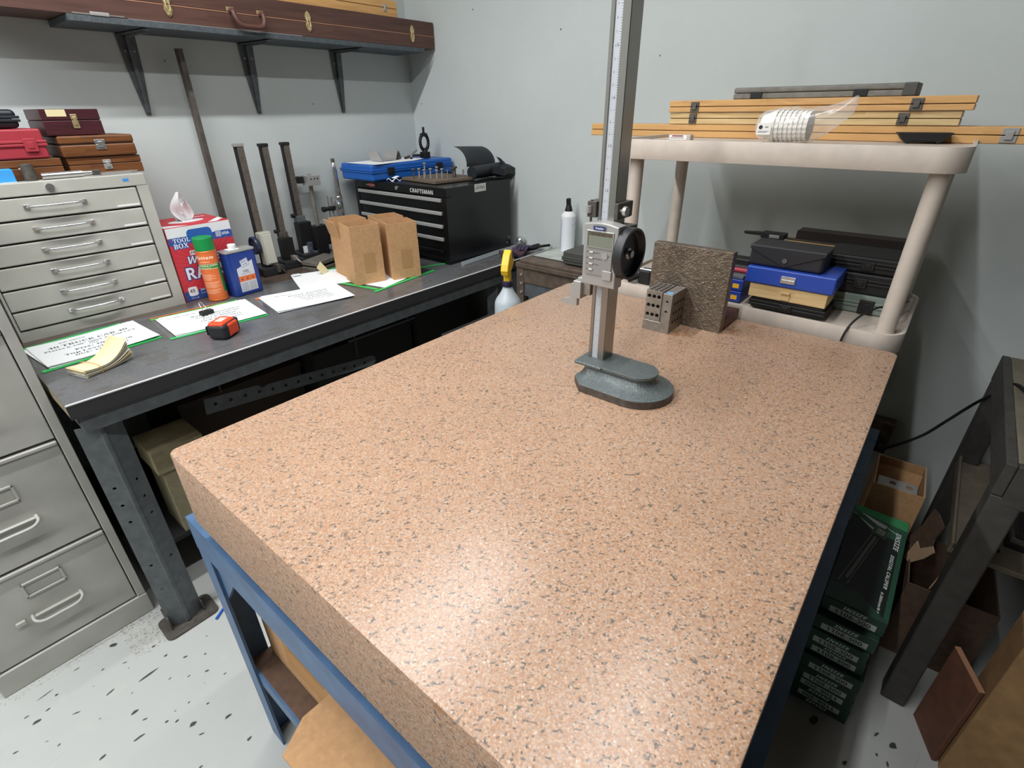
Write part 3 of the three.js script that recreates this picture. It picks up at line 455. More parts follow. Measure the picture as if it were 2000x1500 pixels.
{
  const t = thing('long_case', 'long dark stained wooden case with brass latches on the wall shelf', 'case', [1.2, 1.7305, -2.29]);
  const x0 = 0.3, x1 = 2.062, z0 = ZA + 0.004, z1 = -2.186, seam = 1.782, y0 = 1.7305, y1 = 1.838;
  wpart('base', rb(x0, x1, y0, seam - 0.001, z0, z1, 0.002), M.walnut, t); wpart('lid', rb(x0, x1, seam + 0.001, y1, z0, z1, 0.002), M.walnut, t);
  wpart('seam_strip', bx(x0, x1, seam - 0.0025, seam + 0.0005, z1 - 0.002, z1 + 0.0012), mat(0xa5785e, 0.5), t);
  for (const x of [0.878, 1.39, 1.925]) {
    const sh = (s) => ext([[-0.009, 0], [0.009, 0], [0.012, s * 0.012], [0.007, s * 0.026], [0, s * 0.032], [-0.007, s * 0.026], [-0.012, s * 0.012]].map(p => p), 0.002, 0.0006);
    const l = wpart('latch', [mv(sh(1), x, seam + 0.002, z1 + 0.0008), mv(sh(-1), x, seam - 0.002, z1 + 0.0008)], M.brass, t);
    wpart('hasp', [tube([[x - 0.005, seam + 0.014, z1 + 0.004], [x - 0.005, seam - 0.014, z1 + 0.007], [x, seam - 0.019, z1 + 0.007], [x + 0.005, seam - 0.014, z1 + 0.007], [x + 0.005, seam + 0.014, z1 + 0.004]], 0.0016, 24, 6), rb(x - 0.004, x + 0.004, seam - 0.03, seam - 0.016, z1 + 0.002, z1 + 0.008, 0.002)], M.brass, l);
  }
  const hd = wpart('handle', tube([[1.085, 1.786, z1], [1.085, 1.784, z1 + 0.018], [1.087, 1.765, z1 + 0.026], [1.1, 1.745, z1 + 0.03], [1.14, 1.741, z1 + 0.031], [1.18, 1.745, z1 + 0.03], [1.193, 1.765, z1 + 0.026], [1.195, 1.784, z1 + 0.018], [1.195, 1.786, z1]], 0.0085, 48, 10), mat(0x5c3b33, 0.5), t);
  for (const x of [1.085, 1.195]) wpart('handle_plate', rb(x - 0.013, x + 0.013, 1.784, 1.797, z1, z1 + 0.003, 0.001), M.brass, hd);
  woodCase('pine_case', 'yellow pine case lying on top of the long dark case', 'case', 0.8, 1.86, 1.8385, 1.9, -2.37, -2.2, M.pine, 1.87, [[1.79, 0.018, 0.014, 0.014, M.silver]]);
  const k = thing('folding_rule', 'small steel pocket tool lying on the shelf end before the case', 'tool', [0.68, 1.7301, -2.181]);
  part('body', [rb(-0.03, 0.02, 0, 0.01, -0.004, 0.006, 0.002)], M.silver, k); part('blade', [bx(0.02, 0.06, 0.002, 0.006, -0.002, 0.003), bx(-0.075, -0.03, 0.001, 0.005, -0.002, 0.004)], M.steel, k);
  const r = thing('steel_rule', 'long steel rule lying along the shelf front edge', 'ruler', [1.05, 1.7301, -2.182]);
  part('blade', bx(-0.3, 0.3, 0, 0.0015, -0.003, 0.004), M.silver, r); part('end_cap', bx(-0.303, -0.3, 0, 0.002, -0.003, 0.004), M.steelDark, r);
}
for (const o of scene.children) if (/^(wall_shelf|long_case|pine_case|folding_rule|steel_rule)$/.test(o.name)) o.position.y -= 0.016;
// ---------------------------------------------------------------- things on the bench
{ // wipes box
  const t = thing('wipes_box', 'red white and blue box of wipers with a tissue sticking out', 'box', [0.735, BY, -2.17], 0.03);
  const w = 0.225, h = 0.262, d = 0.2;
  const front = canvasTex(512, 600, (x) => {
    x.fillStyle = '#e9ebee'; x.fillRect(0, 0, 512, 600); x.fillStyle = '#2d55a0'; x.fillRect(0, 78, 512, 62); x.fillStyle = '#c93440'; x.fillRect(0, 138, 512, 392);
    x.strokeStyle = '#d4545e'; x.lineWidth = 3; for (let i = 0; i < 40; i++) { const a = i / 40 * 2 * PI; x.beginPath(); x.moveTo(256 + 60 * Math.cos(a), 330 + 60 * Math.sin(a)); x.lineTo(256 + 420 * Math.cos(a), 330 + 420 * Math.sin(a)); x.stroke(); }
    x.fillStyle = '#e9ebee'; x.fillRect(0, 0, 512, 78); x.fillStyle = '#2f62b3'; x.beginPath(); x.roundRect(150, 28, 200, 110, 34); x.fill();
    x.fillStyle = '#2d4f98'; x.fillRect(0, 522, 512, 78);
    x.lineJoin = 'round'; const T = (s, px, py, f, c, o, lw) => { x.font = f; x.lineWidth = lw; x.strokeStyle = o; x.strokeText(s, px, py); x.fillStyle = c; x.fillText(s, px, py); };
    T('TOOL', 34, 118, 'bold 46px serif', '#f3f5f8', '#2d55a0', 12); T('BOX', 28, 164, 'bold 52px serif', '#f3f5f8', '#2d55a0', 14);
    x.fillStyle = '#2f55a2'; x.fillRect(372, 74, 132, 46); x.fillStyle = '#fff'; x.font = 'bold 32px sans-serif'; x.fillText('USA', 428, 112); for (let i = 0; i < 5; i++) x.fillRect(376, 80 + i * 9, 46, 4);
    T('PRO', 138, 226, 'bold 34px sans-serif', '#3a3a52', '#f1f1f3', 14); T('WHITE', 92, 300, 'italic bold 84px sans-serif', '#eef0f3', '#2c3f86', 12); T('RAGS', 50, 428, 'bold 138px sans-serif', '#eef0f3', '#2c3f86', 18);
    x.fillStyle = '#f1f2f4'; x.beginPath(); x.roundRect(34, 488, 74, 78, 18); x.fill(); T('45', 44, 536, 'bold 40px sans-serif', '#33334a', '#f1f2f4', 2); x.fillStyle = '#dfe4ef'; x.font = 'bold 24px sans-serif'; x.fillText('200 COUNT', 128, 536); x.font = '14px sans-serif'; x.fillText('heavy duty wipes', 128, 560); x.fillText('white rags', 40, 588);
  });
  part('carton', rb(-w / 2, w / 2, 0, h, -d / 2, d / 2, 0.003), mat(0xc23a44, 0.55), t);
  part('front_print', mv(face(w - 0.004, h - 0.004, '+z'), 0, h / 2, d / 2 + 0.0005), tmat(front, 0.5), t);
  const top = canvasTex(256, 256, (x) => { x.fillStyle = '#c9323e'; x.fillRect(0, 0, 256, 256); x.fillStyle = '#eceef0'; x.beginPath(); x.ellipse(128, 140, 70, 44, 0, 0, 7); x.fill(); x.beginPath(); x.moveTo(0, 190); x.lineTo(90, 256); x.lineTo(0, 256); x.fill(); x.beginPath(); x.moveTo(256, 150); x.lineTo(170, 256); x.lineTo(210, 256); x.lineTo(256, 200); x.fill(); x.font = 'bold 34px sans-serif'; x.fillText('RAGS', 150, 70); });
  part('top_print', mv(face(w - 0.004, d - 0.004, '+y'), 0, h + 0.0005, 0), tmat(top, 0.55), t);
  const petal = (a, len, wd, lean, tw) => { const g = new THREE.PlaneGeometry(wd, len, 8, 10), p = g.attributes.position; for (let i = 0; i < p.count; i++) { const v = p.getY(i) / len + 0.5, u = p.getX(i) / wd; const wv = Math.sin(v * PI * 0.9 + 0.25) * (1 - 0.45 * v * v); p.setXYZ(i, u * wd * wv, v * len, 0.02 * Math.cos(u * 3) * v + 0.008 * Math.sin(u * 9 + v * 5) + lean * v * v); } g.rotateY(a); g.rotateZ(tw); g.translate(0, h - 0.002, 0); g.computeVertexNormals(); return g; };
  part('tissue', [petal(0.2, 0.105, 0.075, 0.012, 0.1), petal(-0.5, 0.075, 0.06, 0.02, -0.32), petal(2.2, 0.05, 0.06, 0.02, 0.75)], new THREE.MeshStandardMaterial({ color: 0xf4f4f4, roughness: 0.95, side: THREE.DoubleSide }), t);
}
{ // aerosol can
  const t = thing('spray_can', 'orange aerosol can with green cap before the wipes box', 'spray can', [0.719, BY, -2.014], -0.3);
  const lab = canvasTex(512, 512, (x) => {
    x.fillStyle = '#e8743c'; x.fillRect(0, 0, 512, 512); x.fillStyle = '#3c8a3a'; x.fillRect(0, 118, 512, 50); x.fillRect(190, 118, 80, 320); x.fillStyle = '#eee7c8'; x.fillRect(0, 164, 190, 5); x.fillRect(0, 116, 512, 3);
    x.fillStyle = '#fff0d8'; x.font = 'bold 44px sans-serif'; x.fillText('System', 20, 62); x.font = '20px sans-serif'; x.fillText('products', 50, 98); x.font = 'bold 24px sans-serif'; x.fillText('FORMULA SUPER', 2, 142); x.font = '14px sans-serif'; x.fillText('industrial cleaner', 20, 160);
    x.fillStyle = '#f6d6b4'; for (let i = 0; i < 16; i++) if (i % 6 !== 5) x.fillRect(30, 230 + i * 14, rr(70, 140), 4);
    x.save(); x.translate(240, 180); x.rotate(PI / 2); x.fillStyle = '#e8f2d8'; x.font = 'bold 26px sans-serif'; x.fillText('DRY MOLY LUBE', 0, 0); x.restore();
  });
  const bd = new THREE.CylinderGeometry(0.033, 0.033, 0.168, 40, 1, true); bd.rotateY(-PI / 2); bd.translate(0, 0.091, 0); bd.userData.keep = true;
  part('body', bd, tmat(lab, 0.35), t);
  part('can_rims', [lathe([[0, 0], [0.033, 0], [0.0342, 0.003], [0.0342, 0.006], [0.033, 0.008]]), lathe([[0.033, 0.174], [0.0338, 0.177], [0.033, 0.181], [0.03, 0.184], [0, 0.184]])], mat(0xe07a3e, 0.35, 0.3), t);
  part('cap', lathe([[0.0305, 0.182], [0.0325, 0.183], [0.0325, 0.222], [0.0315, 0.226], [0.03, 0.227], [0.028, 0.225], [0, 0.225]]), mat(0x159048, 0.4), t);
}
{ // fuel can
  const t = thing('fuel_can', 'flat blue metal fuel can with white screw cap on the bench', 'can', [0.818, BY, -2.004], 0.1);
  const lab = canvasTex(384, 512, (x) => {
    x.fillStyle = '#23408f'; x.fillRect(0, 0, 384, 512); x.fillStyle = '#d9dce2'; x.beginPath(); x.moveTo(60, 190); x.lineTo(340, 110); x.lineTo(340, 490); x.lineTo(60, 490); x.fill();
    x.save(); x.translate(206, 130); x.rotate(-0.22); x.fillStyle = '#e6e9ee'; x.fillRect(-66, -46, 132, 96); x.strokeStyle = '#2a3f84'; x.lineWidth = 5; x.strokeRect(-60, -40, 120, 84); x.fillStyle = '#26408c'; x.font = 'bold 34px sans-serif'; x.textAlign = 'center'; x.fillText('Klean', 0, -6); x.fillText('Strip', 0, 28); x.restore();
    x.textAlign = 'center'; x.fillStyle = '#2b2f3c'; x.font = 'bold 42px sans-serif'; x.fillText('FUEL', 205, 250); x.fillStyle = '#6b7080'; x.fillRect(120, 262, 170, 5);
    x.fillStyle = '#e9743c'; x.fillRect(60, 290, 280, 70); x.fillStyle = '#7a4030'; for (const i of [0, 1, 2]) { x.beginPath(); x.moveTo(110 + i * 90, 305); x.lineTo(126 + i * 90, 340); x.lineTo(94 + i * 90, 340); x.fill(); }
    x.fillStyle = '#9298a2'; for (let i = 0; i < 11; i++) { x.fillRect(76, 376 + i * 10, 112, 4); x.fillRect(206, 376 + i * 10, 116, 4); }
  });
  const body = ext(rrect(0.112, 0.056, 0.012), 0.158, 0.001); body.rotateX(-PI / 2); body.translate(0, 0.003, 0);
  part('body', body, mat(0x23408f, 0.3, 0.2), t);
  part('front_print', mv(face(0.09, 0.15, '+z'), 0, 0.083, 0.0296), tmat(lab, 0.35), t);
  const top = ext(rrect(0.116, 0.06, 0.013), 0.004, 0.001); top.rotateX(-PI / 2); top.translate(0, 0.162, 0);
  part('top', top, M.silver, t);
  part('cap', [lathe([[0, 0.168], [0.0135, 0.168], [0.0145, 0.17], [0.0145, 0.184], [0.013, 0.187], [0, 0.187]], -0.012, 0, 0, 20), rb(-0.035, 0.006, 0.167, 0.171, -0.016, 0.016, 0.002)], M.white, t);
}
// job papers: sheet protectors with coloured binding strips, sheets with large type
function paperTex(lines) { return canvasTex(512, 400, (x) => { x.fillStyle = '#f6f8f8'; x.fillRect(0, 0, 512, 400); x.textAlign = 'center'; x.fillStyle = '#3c3e42'; for (const [s, px, py, f] of lines) { x.font = f; x.fillText(s, px, py); } }); }
function jobPapers(label, x, z, turn, lines, strip, curl) {
  const t = thing('job_papers', label, 'papers', [x, BY, z], turn);
  const sl = part('sleeve', wob(0.3, 0.235, 0.0006, (u, v) => 0.0006), M.clear, t);
  for (const [c, zz, w] of strip) part('binding_strip', [rb(-0.15, -0.15 + w, 0.0003, 0.0026, zz - 0.008, zz + 0.008, 0.001)], mat(c, 0.35), t);
  for (const u of [-0.09, 0.04]) part('eyelet', cyl(0.0028, 0.0028, 0.0012, u, 0.0024, strip[0][1], 'y', 12), M.brass, t);
  part('backing_sheet', mv(wob(0.279, 0.216, 0.0008, (u, v) => 0.002 + curl * 0.4 * u * u), 0.004, 0.001, 0.004, 0, 0.03), M.paper, t);
  const sh = part('sheet', mv(wob(0.279, 0.216, 0.0006, (u, v) => 0.003 + curl * (u * u + 0.5 * Math.max(0, v) ** 2)), 0.008, 0.0015, 0.008, 0, -0.025), M.paper, t);
  const pg = new THREE.PlaneGeometry(0.275, 0.212, 14, 12); pg.rotateX(-PI / 2); const p = pg.attributes.position; for (let i = 0; i < p.count; i++) { const u = p.getX(i) / 0.279, v = p.getZ(i) / 0.216; p.setY(i, 0.0045 + curl * (u * u + 0.5 * Math.max(0, v) ** 2)); } pg.userData.keep = true; pg.computeVertexNormals();
  part('print', mv(pg, 0.008, 0.0008, 0.008, 0, -0.025), tmat(paperTex(lines), 0.9), sh);
  return t;
}
jobPapers('white job sheets with green strip beside the banded cards', 0.285, -1.885, 0.06, [['Job: 640372', 190, 62, 'bold 22px serif'], ['40 TRUCK CAR 40', 256, 128, 'bold 44px serif'], ['Plates 0.190" 5052 ALUM CUT', 256, 172, 'bold 30px serif'], ['OFF', 256, 200, 'bold 22px serif'], ['PO#: 10743', 256, 246, 'bold 38px serif'], ['Top Level 640 370', 256, 296, 'bold 36px serif'], ['DUE: 12-18-2023', 256, 338, 'bold 32px serif']], [[0x2fbf5c, -0.117, 0.27], [0x2fbf5c, 0.117, 0.298]], 0.012);
const jp2 = jobPapers('white job sheets held by a black binder clip behind the tape measure', 0.61, -1.835, -0.1, [['Job: 640790', 130, 66, 'bold 22px serif'], ['Rosen Kinematics', 290, 140, 'bold 32px serif'], ['Top Level 640790', 290, 182, 'bold 30px serif'], ['PO# K 486038', 290, 222, 'bold 30px serif'], ['OUR RO9078821', 290, 264, 'bold 30px serif'], ['Due 12-14-2023', 300, 306, 'bold 28px serif']], [[0xf08040, -0.125, 0.2], [0x5fc35a, -0.116, 0.28], [0x35b964, 0.117, 0.298]], 0.006);
jobPapers('white job sheets angled beside the kraft cartons', 0.925, -1.77, -0.2, [['Job: 640176', 120, 80, 'bold 20px serif'], ['ROTEX- Knowlton', 280, 130, 'bold 30px serif'], ['TOP LEVEL 640176', 290, 168, 'bold 26px serif'], ['PO: P002349391', 300, 204, 'bold 26px serif'], ['OUR RO9078809', 310, 240, 'bold 26px serif'], ['Due: 12-14-2023', 320, 276, 'bold 26px serif'], ['LOT', 380, 306, 'bold 22px serif']], [[0xf07a2c, -0.1, 0.07]], 0.008);
{
  const t = thing('job_papers', 'white sheets in green edged sleeves under the kraft cartons', 'papers', [1.3, BY, -1.83], 0.12);
  part('sleeve', bx(-0.2, 0.15, 0, 0.0008, -0.22, 0.2), M.clear, t);
  for (const [a, b, c, d] of [[-0.2, 0.15, 0.184, 0.2], [-0.2, 0.15, -0.22, -0.205]]) part('binding_strip', rb(a, b, 0.0008, 0.0028, c, d, 0.001), mat(0x2fbf5c, 0.35), t);
  part('side_strip', mv(rb(-0.008, 0.008, 0.0008, 0.0026, -0.19, 0.18, 0.001), -0.185, 0, 0, 0, 0.08), mat(0x2fbf5c, 0.35), t);
  part('sheet', mv(wob(0.216, 0.279, 0.0006, (u, v) => 0.0022), -0.05, 0.0005, 0.04, 0, 0.1), M.paper, t);
  part('side_strip', mv(rb(-0.006, 0.006, 0.0008, 0.0026, -0.09, 0.1, 0.001), 0.19, 0, 0.13, 0, 1.15), mat(0x2fbf5c, 0.35), t);
  const c = thing('loose_sheet', 'single white sheet lying between two stacks of papers', 'paper', [1.09, BY + 0.0003, -1.935], -0.35);
  part('page', wob(0.19, 0.216, 0.0008, (u, v) => 0.002 + 0.012 * Math.max(0, -v - 0.2)), M.paper, c); part('fold_corner', mv(wob(0.03, 0.03, 0.0006, (u, v) => 0.006), -0.075, 0.003, -0.09), M.paper, c);
}
{ // binder clip
  const t = thing('binder_clip', 'black binder clip lying on the white job sheets', 'binder clip', [0.612, BY + 0.0062, -1.86], 0.1);
  part('spring', [mv(rb(-0.021, 0.021, 0, 0.014, -0.012, 0.012, 0.004), 0, 0, 0)], M.black, t);
  part('wire_arm', [tube([[-0.012, 0.0145, 0.011], [-0.008, 0.015, -0.004], [-0.003, 0.036, -0.028], [0.003, 0.036, -0.028], [0.008, 0.015, -0.004], [0.012, 0.0145, 0.011]], 0.001, 24, 6)], M.chrome, t);
}
{ // tape measure
  const t = thing('tape_measure', 'orange and black tape measure near the bench front edge', 'tape measure', [0.569, BY, -1.63], 0.62), or = mat(0xf2502a, 0.4), rub = mat(0x26272a, 0.6);
  part('rubber_case', rb(-0.04, 0.04, 0, 0.05, -0.03, 0.03, 0.014, 4), rub, t);
  part('side_panel', rb(-0.022, 0.034, 0.004, 0.046, -0.0312, 0.0312, 0.008, 3), or, t);
  part('top_panel', rb(-0.036, 0.032, 0.03, 0.0535, -0.024, 0.024, 0.006, 3), or, t);
  part('rubber_nose', rb(0.028, 0.044, 0.004, 0.049, -0.028, 0.028, 0.007, 3), rub, t);
  part('belt_clip', rb(-0.03, 0.012, 0.012, 0.04, -0.037, -0.0325, 0.002), M.black, t);
  part('sticker', rb(-0.018, 0.016, 0.0535, 0.0542, -0.011, 0.011, 0.0003), mat(0xe8d9c4, 0.5), t);
}
{ // banded cards
  const t = thing('card_bundle', 'rubber banded bundle of cream cards fanned at one end', 'cards', [0.258, BY, -1.672], 0.32);
  const cm = [mat(0xeadbae, 0.85), mat(0xdedcd2, 0.85), mat(0xc9cabd, 0.85), mat(0xd8c59c, 0.85)];
  for (let i = 0; i < 18; i++) {   // tied flat near one end, spreading apart at the other
    const k = i / 17, sp = 0.0006 + k * 0.017;
    const g = wob(0.125, 0.07, 0.0007, (u, v) => { const e = Math.max(0, u + 0.12), f = Math.max(0, -u - 0.2); return sp + e * e * (0.02 + 0.085 * k) * 1.15 + f * f * 0.05 * k; }, 18, 1);
    g.translate(rr(-0.003, 0.003) - k * 0.004, 0.0006, rr(-0.003, 0.003)); part('card', g, i > 14 ? cm[0] : cm[Math.floor(rr(0, 4))], t);
  }
  part('rubber_band', tube([[-0.03, 0.0205, -0.037], [-0.026, 0.0205, 0.037], [-0.026, 0.01, 0.0385], [-0.026, 0.0013, 0.037], [-0.03, 0.0013, -0.037], [-0.03, 0.01, -0.0385]], 0.0012, 48, 6, true), mat(0xc99a6a, 0.7), t);
}
// kraft cartons, open at the top
function kraftCarton(label, x, z, turn, w, d, h, fl) {
  const t = thing('kraft_carton', label, 'carton', [x, BY + 0.0035, z], turn, 'open kraft cartons on the bench'), T = 0.003, b = h * 0.68;
  part('tube_body', openBox(w, d, b, T), M.kraft, t);
  const f = [[0, d / 2 - T / 2, w - 0.004, 0], [0, -d / 2 + T / 2, w - 0.004, PI], [-w / 2 + T / 2, 0, d - 0.004, -PI / 2], [w / 2 - T / 2, 0, d - 0.004, PI / 2]];
  f.forEach(([fx, fz, fw, a], i) => { const g = bx(-fw / 2, fw / 2, 0, h - b, -T / 2, T / 2); g.rotateX(fl[i]); g.rotateY(a); g.translate(fx, b, fz); part('flap', g, M.kraft, t); });
  part('packing_tape', mv(face(0.045, 0.075, '+z'), 0.005, h * 0.36, d / 2 + 0.0006), mat(0xb98f62, 0.35), t);
  return t;
}
kraftCarton('open kraft carton standing nearest the bench front edge', 1.198, -1.765, -0.26, 0.122, 0.11, 0.225, [0, -0.05, -0.02, 0.03]);
kraftCarton('open kraft carton on the toolbox side of the front pair', 1.34, -1.705, -0.34, 0.118, 0.11, 0.22, [-0.02, 0, 0.03, 0]);
kraftCarton('open kraft carton behind, flap leaning toward the height gauges', 1.238, -1.9, -0.2, 0.118, 0.11, 0.225, [0.02, 0, 0.28, 0.02]);
kraftCarton('open kraft carton at the back next to the toolbox drawers', 1.385, -1.838, -0.3, 0.118, 0.11, 0.22, [0, -0.03, 0, 0]);
single('note_slip', 'pale yellow slip of paper tucked behind the rear carton', 'paper', mv(bx(-0.02, 0.02, 0, 0.05, -0.0005, 0.0005), 1.155, BY + 0.003, -1.985, -0.15, 0.5, 0.5), mat(0xe2dcb0, 0.9));

// ---------------------------------------------------------------- old height gauges and blocks at the back of the bench
const oldCol = tmat(mottle(0x6e665f, 0.18, 24, 0.15, 91), 0.4, 0.35);
{
  const t = thing('straight_edge', 'tall steel straight edge leaning upright against the wall', 'straight edge', [0.94, BY, -2.33]);
  wpart('bar', rb(0.929, 0.946, BY, 1.655, -2.352, -2.322, 0.001), tmat(mottle(0x5f5751, 0.2, 20, 0.2, 92), 0.5, 0.3), t); wpart('end_face', rb(0.9245, 0.9485, 1.655, 1.657, -2.345, -2.3215, 0.0005), M.steelDark, t);
}
function oldGauge(label, x, z, y1, pale) {
  const t = thing('old_height_gauge', label, 'height gauge', [x, BY, z], 0, 'old height gauges on the bench');
  const cc = part('column', rb(-0.011, 0.014, 0.02, y1 - BY, -0.012, 0.012, 0.001), oldCol, t); part('slot', bx(-0.016, -0.0105, 0.02, y1 - BY, -0.011, 0.006), M.dark, cc);
  part('top_cap', rb(-0.019, 0.016, y1 - BY, y1 - BY + 0.012, -0.014, 0.014, 0.002), pale ? M.silver : M.dark, t);
  const bs = ext([[-0.045, -0.045], [0.045, -0.045], [0.05, 0.04], [0.02, 0.07], [-0.02, 0.07], [-0.05, 0.04]], 0.026, 0.004); bs.rotateX(-PI / 2); bs.translate(0, 0.004, 0.02);
  part('base', bs, mat(0x2c2d31, 0.5, 0.2), t);
  return t;
}
{
  const a = oldGauge('old height gauge with pale dial housing and blue hand wheel', 1.012, -2.21, 1.335, true);
  const hd = part('dial_housing', mv(rb(-0.026, 0.026, 0, 0.135, -0.02, 0.02, 0.006), 0.004, 0.04, 0.034, -0.05, 0, 0), mat(0xb4b4a6, 0.5), a); part('cover', mv(rb(-0.02, 0.02, 0.008, 0.127, -0.002, 0.002, 0.003), 0.004, 0.04, 0.056, -0.05), mat(0xc6c6ba, 0.45), hd);
  part('hand_wheel', mv(lathe([[0, 0], [0.034, 0], [0.036, 0.004], [0.036, 0.016], [0.03, 0.018], [0.027, 0.01], [0, 0.01]]), -0.03, 0.125, 0.02, 0, 0, PI / 2), mat(0x2c3550, 0.35), a);
  part('scriber', [rb(0.006, 0.018, 0.012, 0.045, 0.05, 0.085, 0.002), mv(ext([[0, 0], [0.006, 0.002], [0.028, -0.03], [0.022, -0.032]], 0.006), 0.014, 0.036, 0.075)], M.steelDark, a);
  const b = oldGauge('dark old height gauge between the pale one and the black blocks', 1.128, -2.245, 1.328, false);
  const s1 = part('slide', rb(-0.026, 0.028, 0.035, 0.125, -0.005, 0.032, 0.003), M.black, b); part('clamp', [rb(-0.018, 0.018, 0.125, 0.15, -0.014, 0.018, 0.002)], M.steelDark, s1); part('knob', mv(cyl(0.008, 0.008, 0.012, 0, 0, 0, 'x'), -0.034, 0.155, 0.005), M.black, s1);
  part('scriber', [rb(0.0, 0.02, 0.004, 0.05, 0.03, 0.062, 0.003), tube([[0.01, 0.05, 0.05], [0.014, 0.03, 0.075], [0.03, 0.012, 0.09]], 0.004, 12)], M.steel, b);
  const c = oldGauge('dark old height gauge standing behind the sine plate', 1.252, -2.3, 1.326, false);
  const s2 = part('slide', rb(-0.03, 0.034, 0.025, 0.168, -0.005, 0.036, 0.003), M.black, c); part('clamp', rb(-0.02, 0.02, 0.168, 0.195, -0.014, 0.02, 0.002), mat(0x6f7678, 0.5, 0.4), s2); part('knob', mv(cyl(0.009, 0.009, 0.014, 0, 0, 0, 'x'), -0.04, 0.198, 0.01), M.black, s2);
  part('scriber', [rb(-0.01, 0.012, 0.03, 0.08, 0.036, 0.056, 0.003), tube([[0, 0.07, 0.05], [0.004, 0.04, 0.056], [0.024, 0.032, 0.062]], 0.006, 12)], mat(0x5c626e, 0.4, 0.5), c);
  part('paper_tag', bx(-0.03, -0.008, 0.02, 0.065, 0.0375, 0.0385), M.paper, c);
}
{ // block on a pole
  const t = thing('pole_stand', 'steel block with three holes carried on a round pole', 'stand', [1.352, BY, -2.325]);
  part('pole', cyl(0.0095, 0.0095, 0.34, 0, 0.02, 0), M.steel, t);
  part('foot', rb(-0.032, 0.045, 0, 0.13, -0.04, 0.035, 0.003), mat(0x1f1e20, 0.5), t);
  const g = ext([[-0.03, -0.02], [0.03, -0.02], [0.03, 0.02], [-0.03, 0.02]], 0.05, 0.001, [[-0.013, 0.006, 0.005], [0.004, 0.006, 0.005], [0.02, 0.006, 0.005]], 12);
  part('block', mv(g, 0.0, 0.335, -0.012), M.silver, t); part('back_clamp', rb(-0.06, -0.032, 0.325, 0.352, -0.035, 0.01, 0.002), M.dark, t);
}
{ // indicator stand
  const t = thing('indicator_stand', 'dial indicator on a slim stand with black clamps', 'indicator', [1.395, BY, -2.232]);
  part('base', rb(-0.028, 0.028, 0, 0.045, -0.03, 0.03, 0.003), M.dark, t); part('post', [cyl(0.005, 0.005, 0.22, -0.006, 0.045, 0), cyl(0.0035, 0.0035, 0.23, -0.018, 0.04, -0.01), cyl(0.003, 0.003, 0.17, 0.006, 0.045, 0.01)], M.chrome, t);
  part('clamp', [mv(cyl(0.009, 0.009, 0.03, 0, 0, 0, 'x'), -0.045, 0.215, 0), mv(cyl(0.012, 0.012, 0.012, 0, 0, 0, 'x'), -0.058, 0.215, 0), rb(-0.022, 0.006, 0.205, 0.225, -0.012, 0.012, 0.003)], M.black, t);
  const d = part('dial', mv(lathe([[0, 0], [0.02, 0], [0.0215, 0.003], [0.0215, 0.014], [0.018, 0.016], [0, 0.016]]), 0.016, 0.225, 0.0, 0, 0, -PI / 2), M.chrome, t); part('stem', [cyl(0.003, 0.003, 0.07, 0.024, 0.137, 0), cyl(0.002, 0.002, 0.02, 0.024, 0.245, 0)], M.chrome, d);
  part('lower_clamp', [rb(-0.03, 0.01, 0.1, 0.125, -0.016, 0.012, 0.004), mv(cyl(0.014, 0.012, 0.02, 0, 0, 0, 'x'), -0.055, 0.12, 0), rb(-0.04, 0.05, 0.07, 0.076, -0.012, 0.012, 0.002)], M.steelDark, t);
  const c = thing('bore_gauge', 'slim chrome bore gauge tube standing by the toolbox', 'gauge', [1.482, BY, -2.315]);
  part('tube', lathe([[0, 0], [0.015, 0], [0.016, 0.01], [0.016, 0.24], [0.018, 0.243], [0.018, 0.25], [0.0135, 0.253], [0.0125, 0.37], [0.0105, 0.374], [0.0105, 0.4], [0, 0.4]]), M.chrome, c); part('tip', lathe([[0.0085, 0.4], [0.0085, 0.415], [0.007, 0.418], [0, 0.418]]), M.steelDark, c);
  for (const [lab, x, z, tw] of [['black angle block standing behind the sine plate', 1.305, -2.232, 0]]) { const k = thing('angle_block', lab, 'block', [x, BY, z], tw); part('upright', rb(-0.03, 0.03, 0, 0.15, -0.004, 0.012, 0.002), mat(0x1d1b1d, 0.4), k); part('foot', rb(-0.03, 0.03, 0, 0.016, 0.012, 0.03, 0.002), mat(0x1d1b1d, 0.4), k); }
  const s = thing('sine_plate', 'low steel sine plate in front of the old height gauges', 'sine plate', [1.205, BY, -2.1], 0.25); const sm = tmat(mottle(0x7a746c, 0.2, 20, 0.2, 93), 0.45, 0.3);
  part('base', rb(-0.07, 0.07, 0, 0.014, -0.045, 0.045, 0.002), sm, s); part('table', mv(rb(-0.07, 0.07, 0, 0.016, -0.045, 0.045, 0.002), 0, 0.024, 0, 0, 0, 0.03), sm, s);
  for (const u of [-0.05, 0.05]) part('roll', cyl(0.006, 0.006, 0.086, u, 0.0185, -0.043, 'z', 14), M.steel, s); for (const u of [-0.03, 0.045]) part('screw_hole', cyl(0.004, 0.004, 0.001, u, 0.026, 0.0455, 'z', 12), M.dark, s);
  const b = thing('machined_block', 'grey machined block with a row of teeth beside the kraft cartons', 'block', [1.34, BY, -2.1], 0.0);
  part('body', [rb(-0.06, 0.06, 0, 0.045, -0.04, 0.04, 0.002), rb(-0.06, 0.06, 0.06, 0.08, -0.04, 0.032, 0.002)], mat(0x70777a, 0.55, 0.4), b);
  for (let i = 0; i < 9; i++) part('tooth', rb(-0.056 + i * 0.0128, -0.049 + i * 0.0128, 0.045, 0.06, -0.036, 0.034, 0.001), mat(0x6a7073, 0.5, 0.5), b);
}
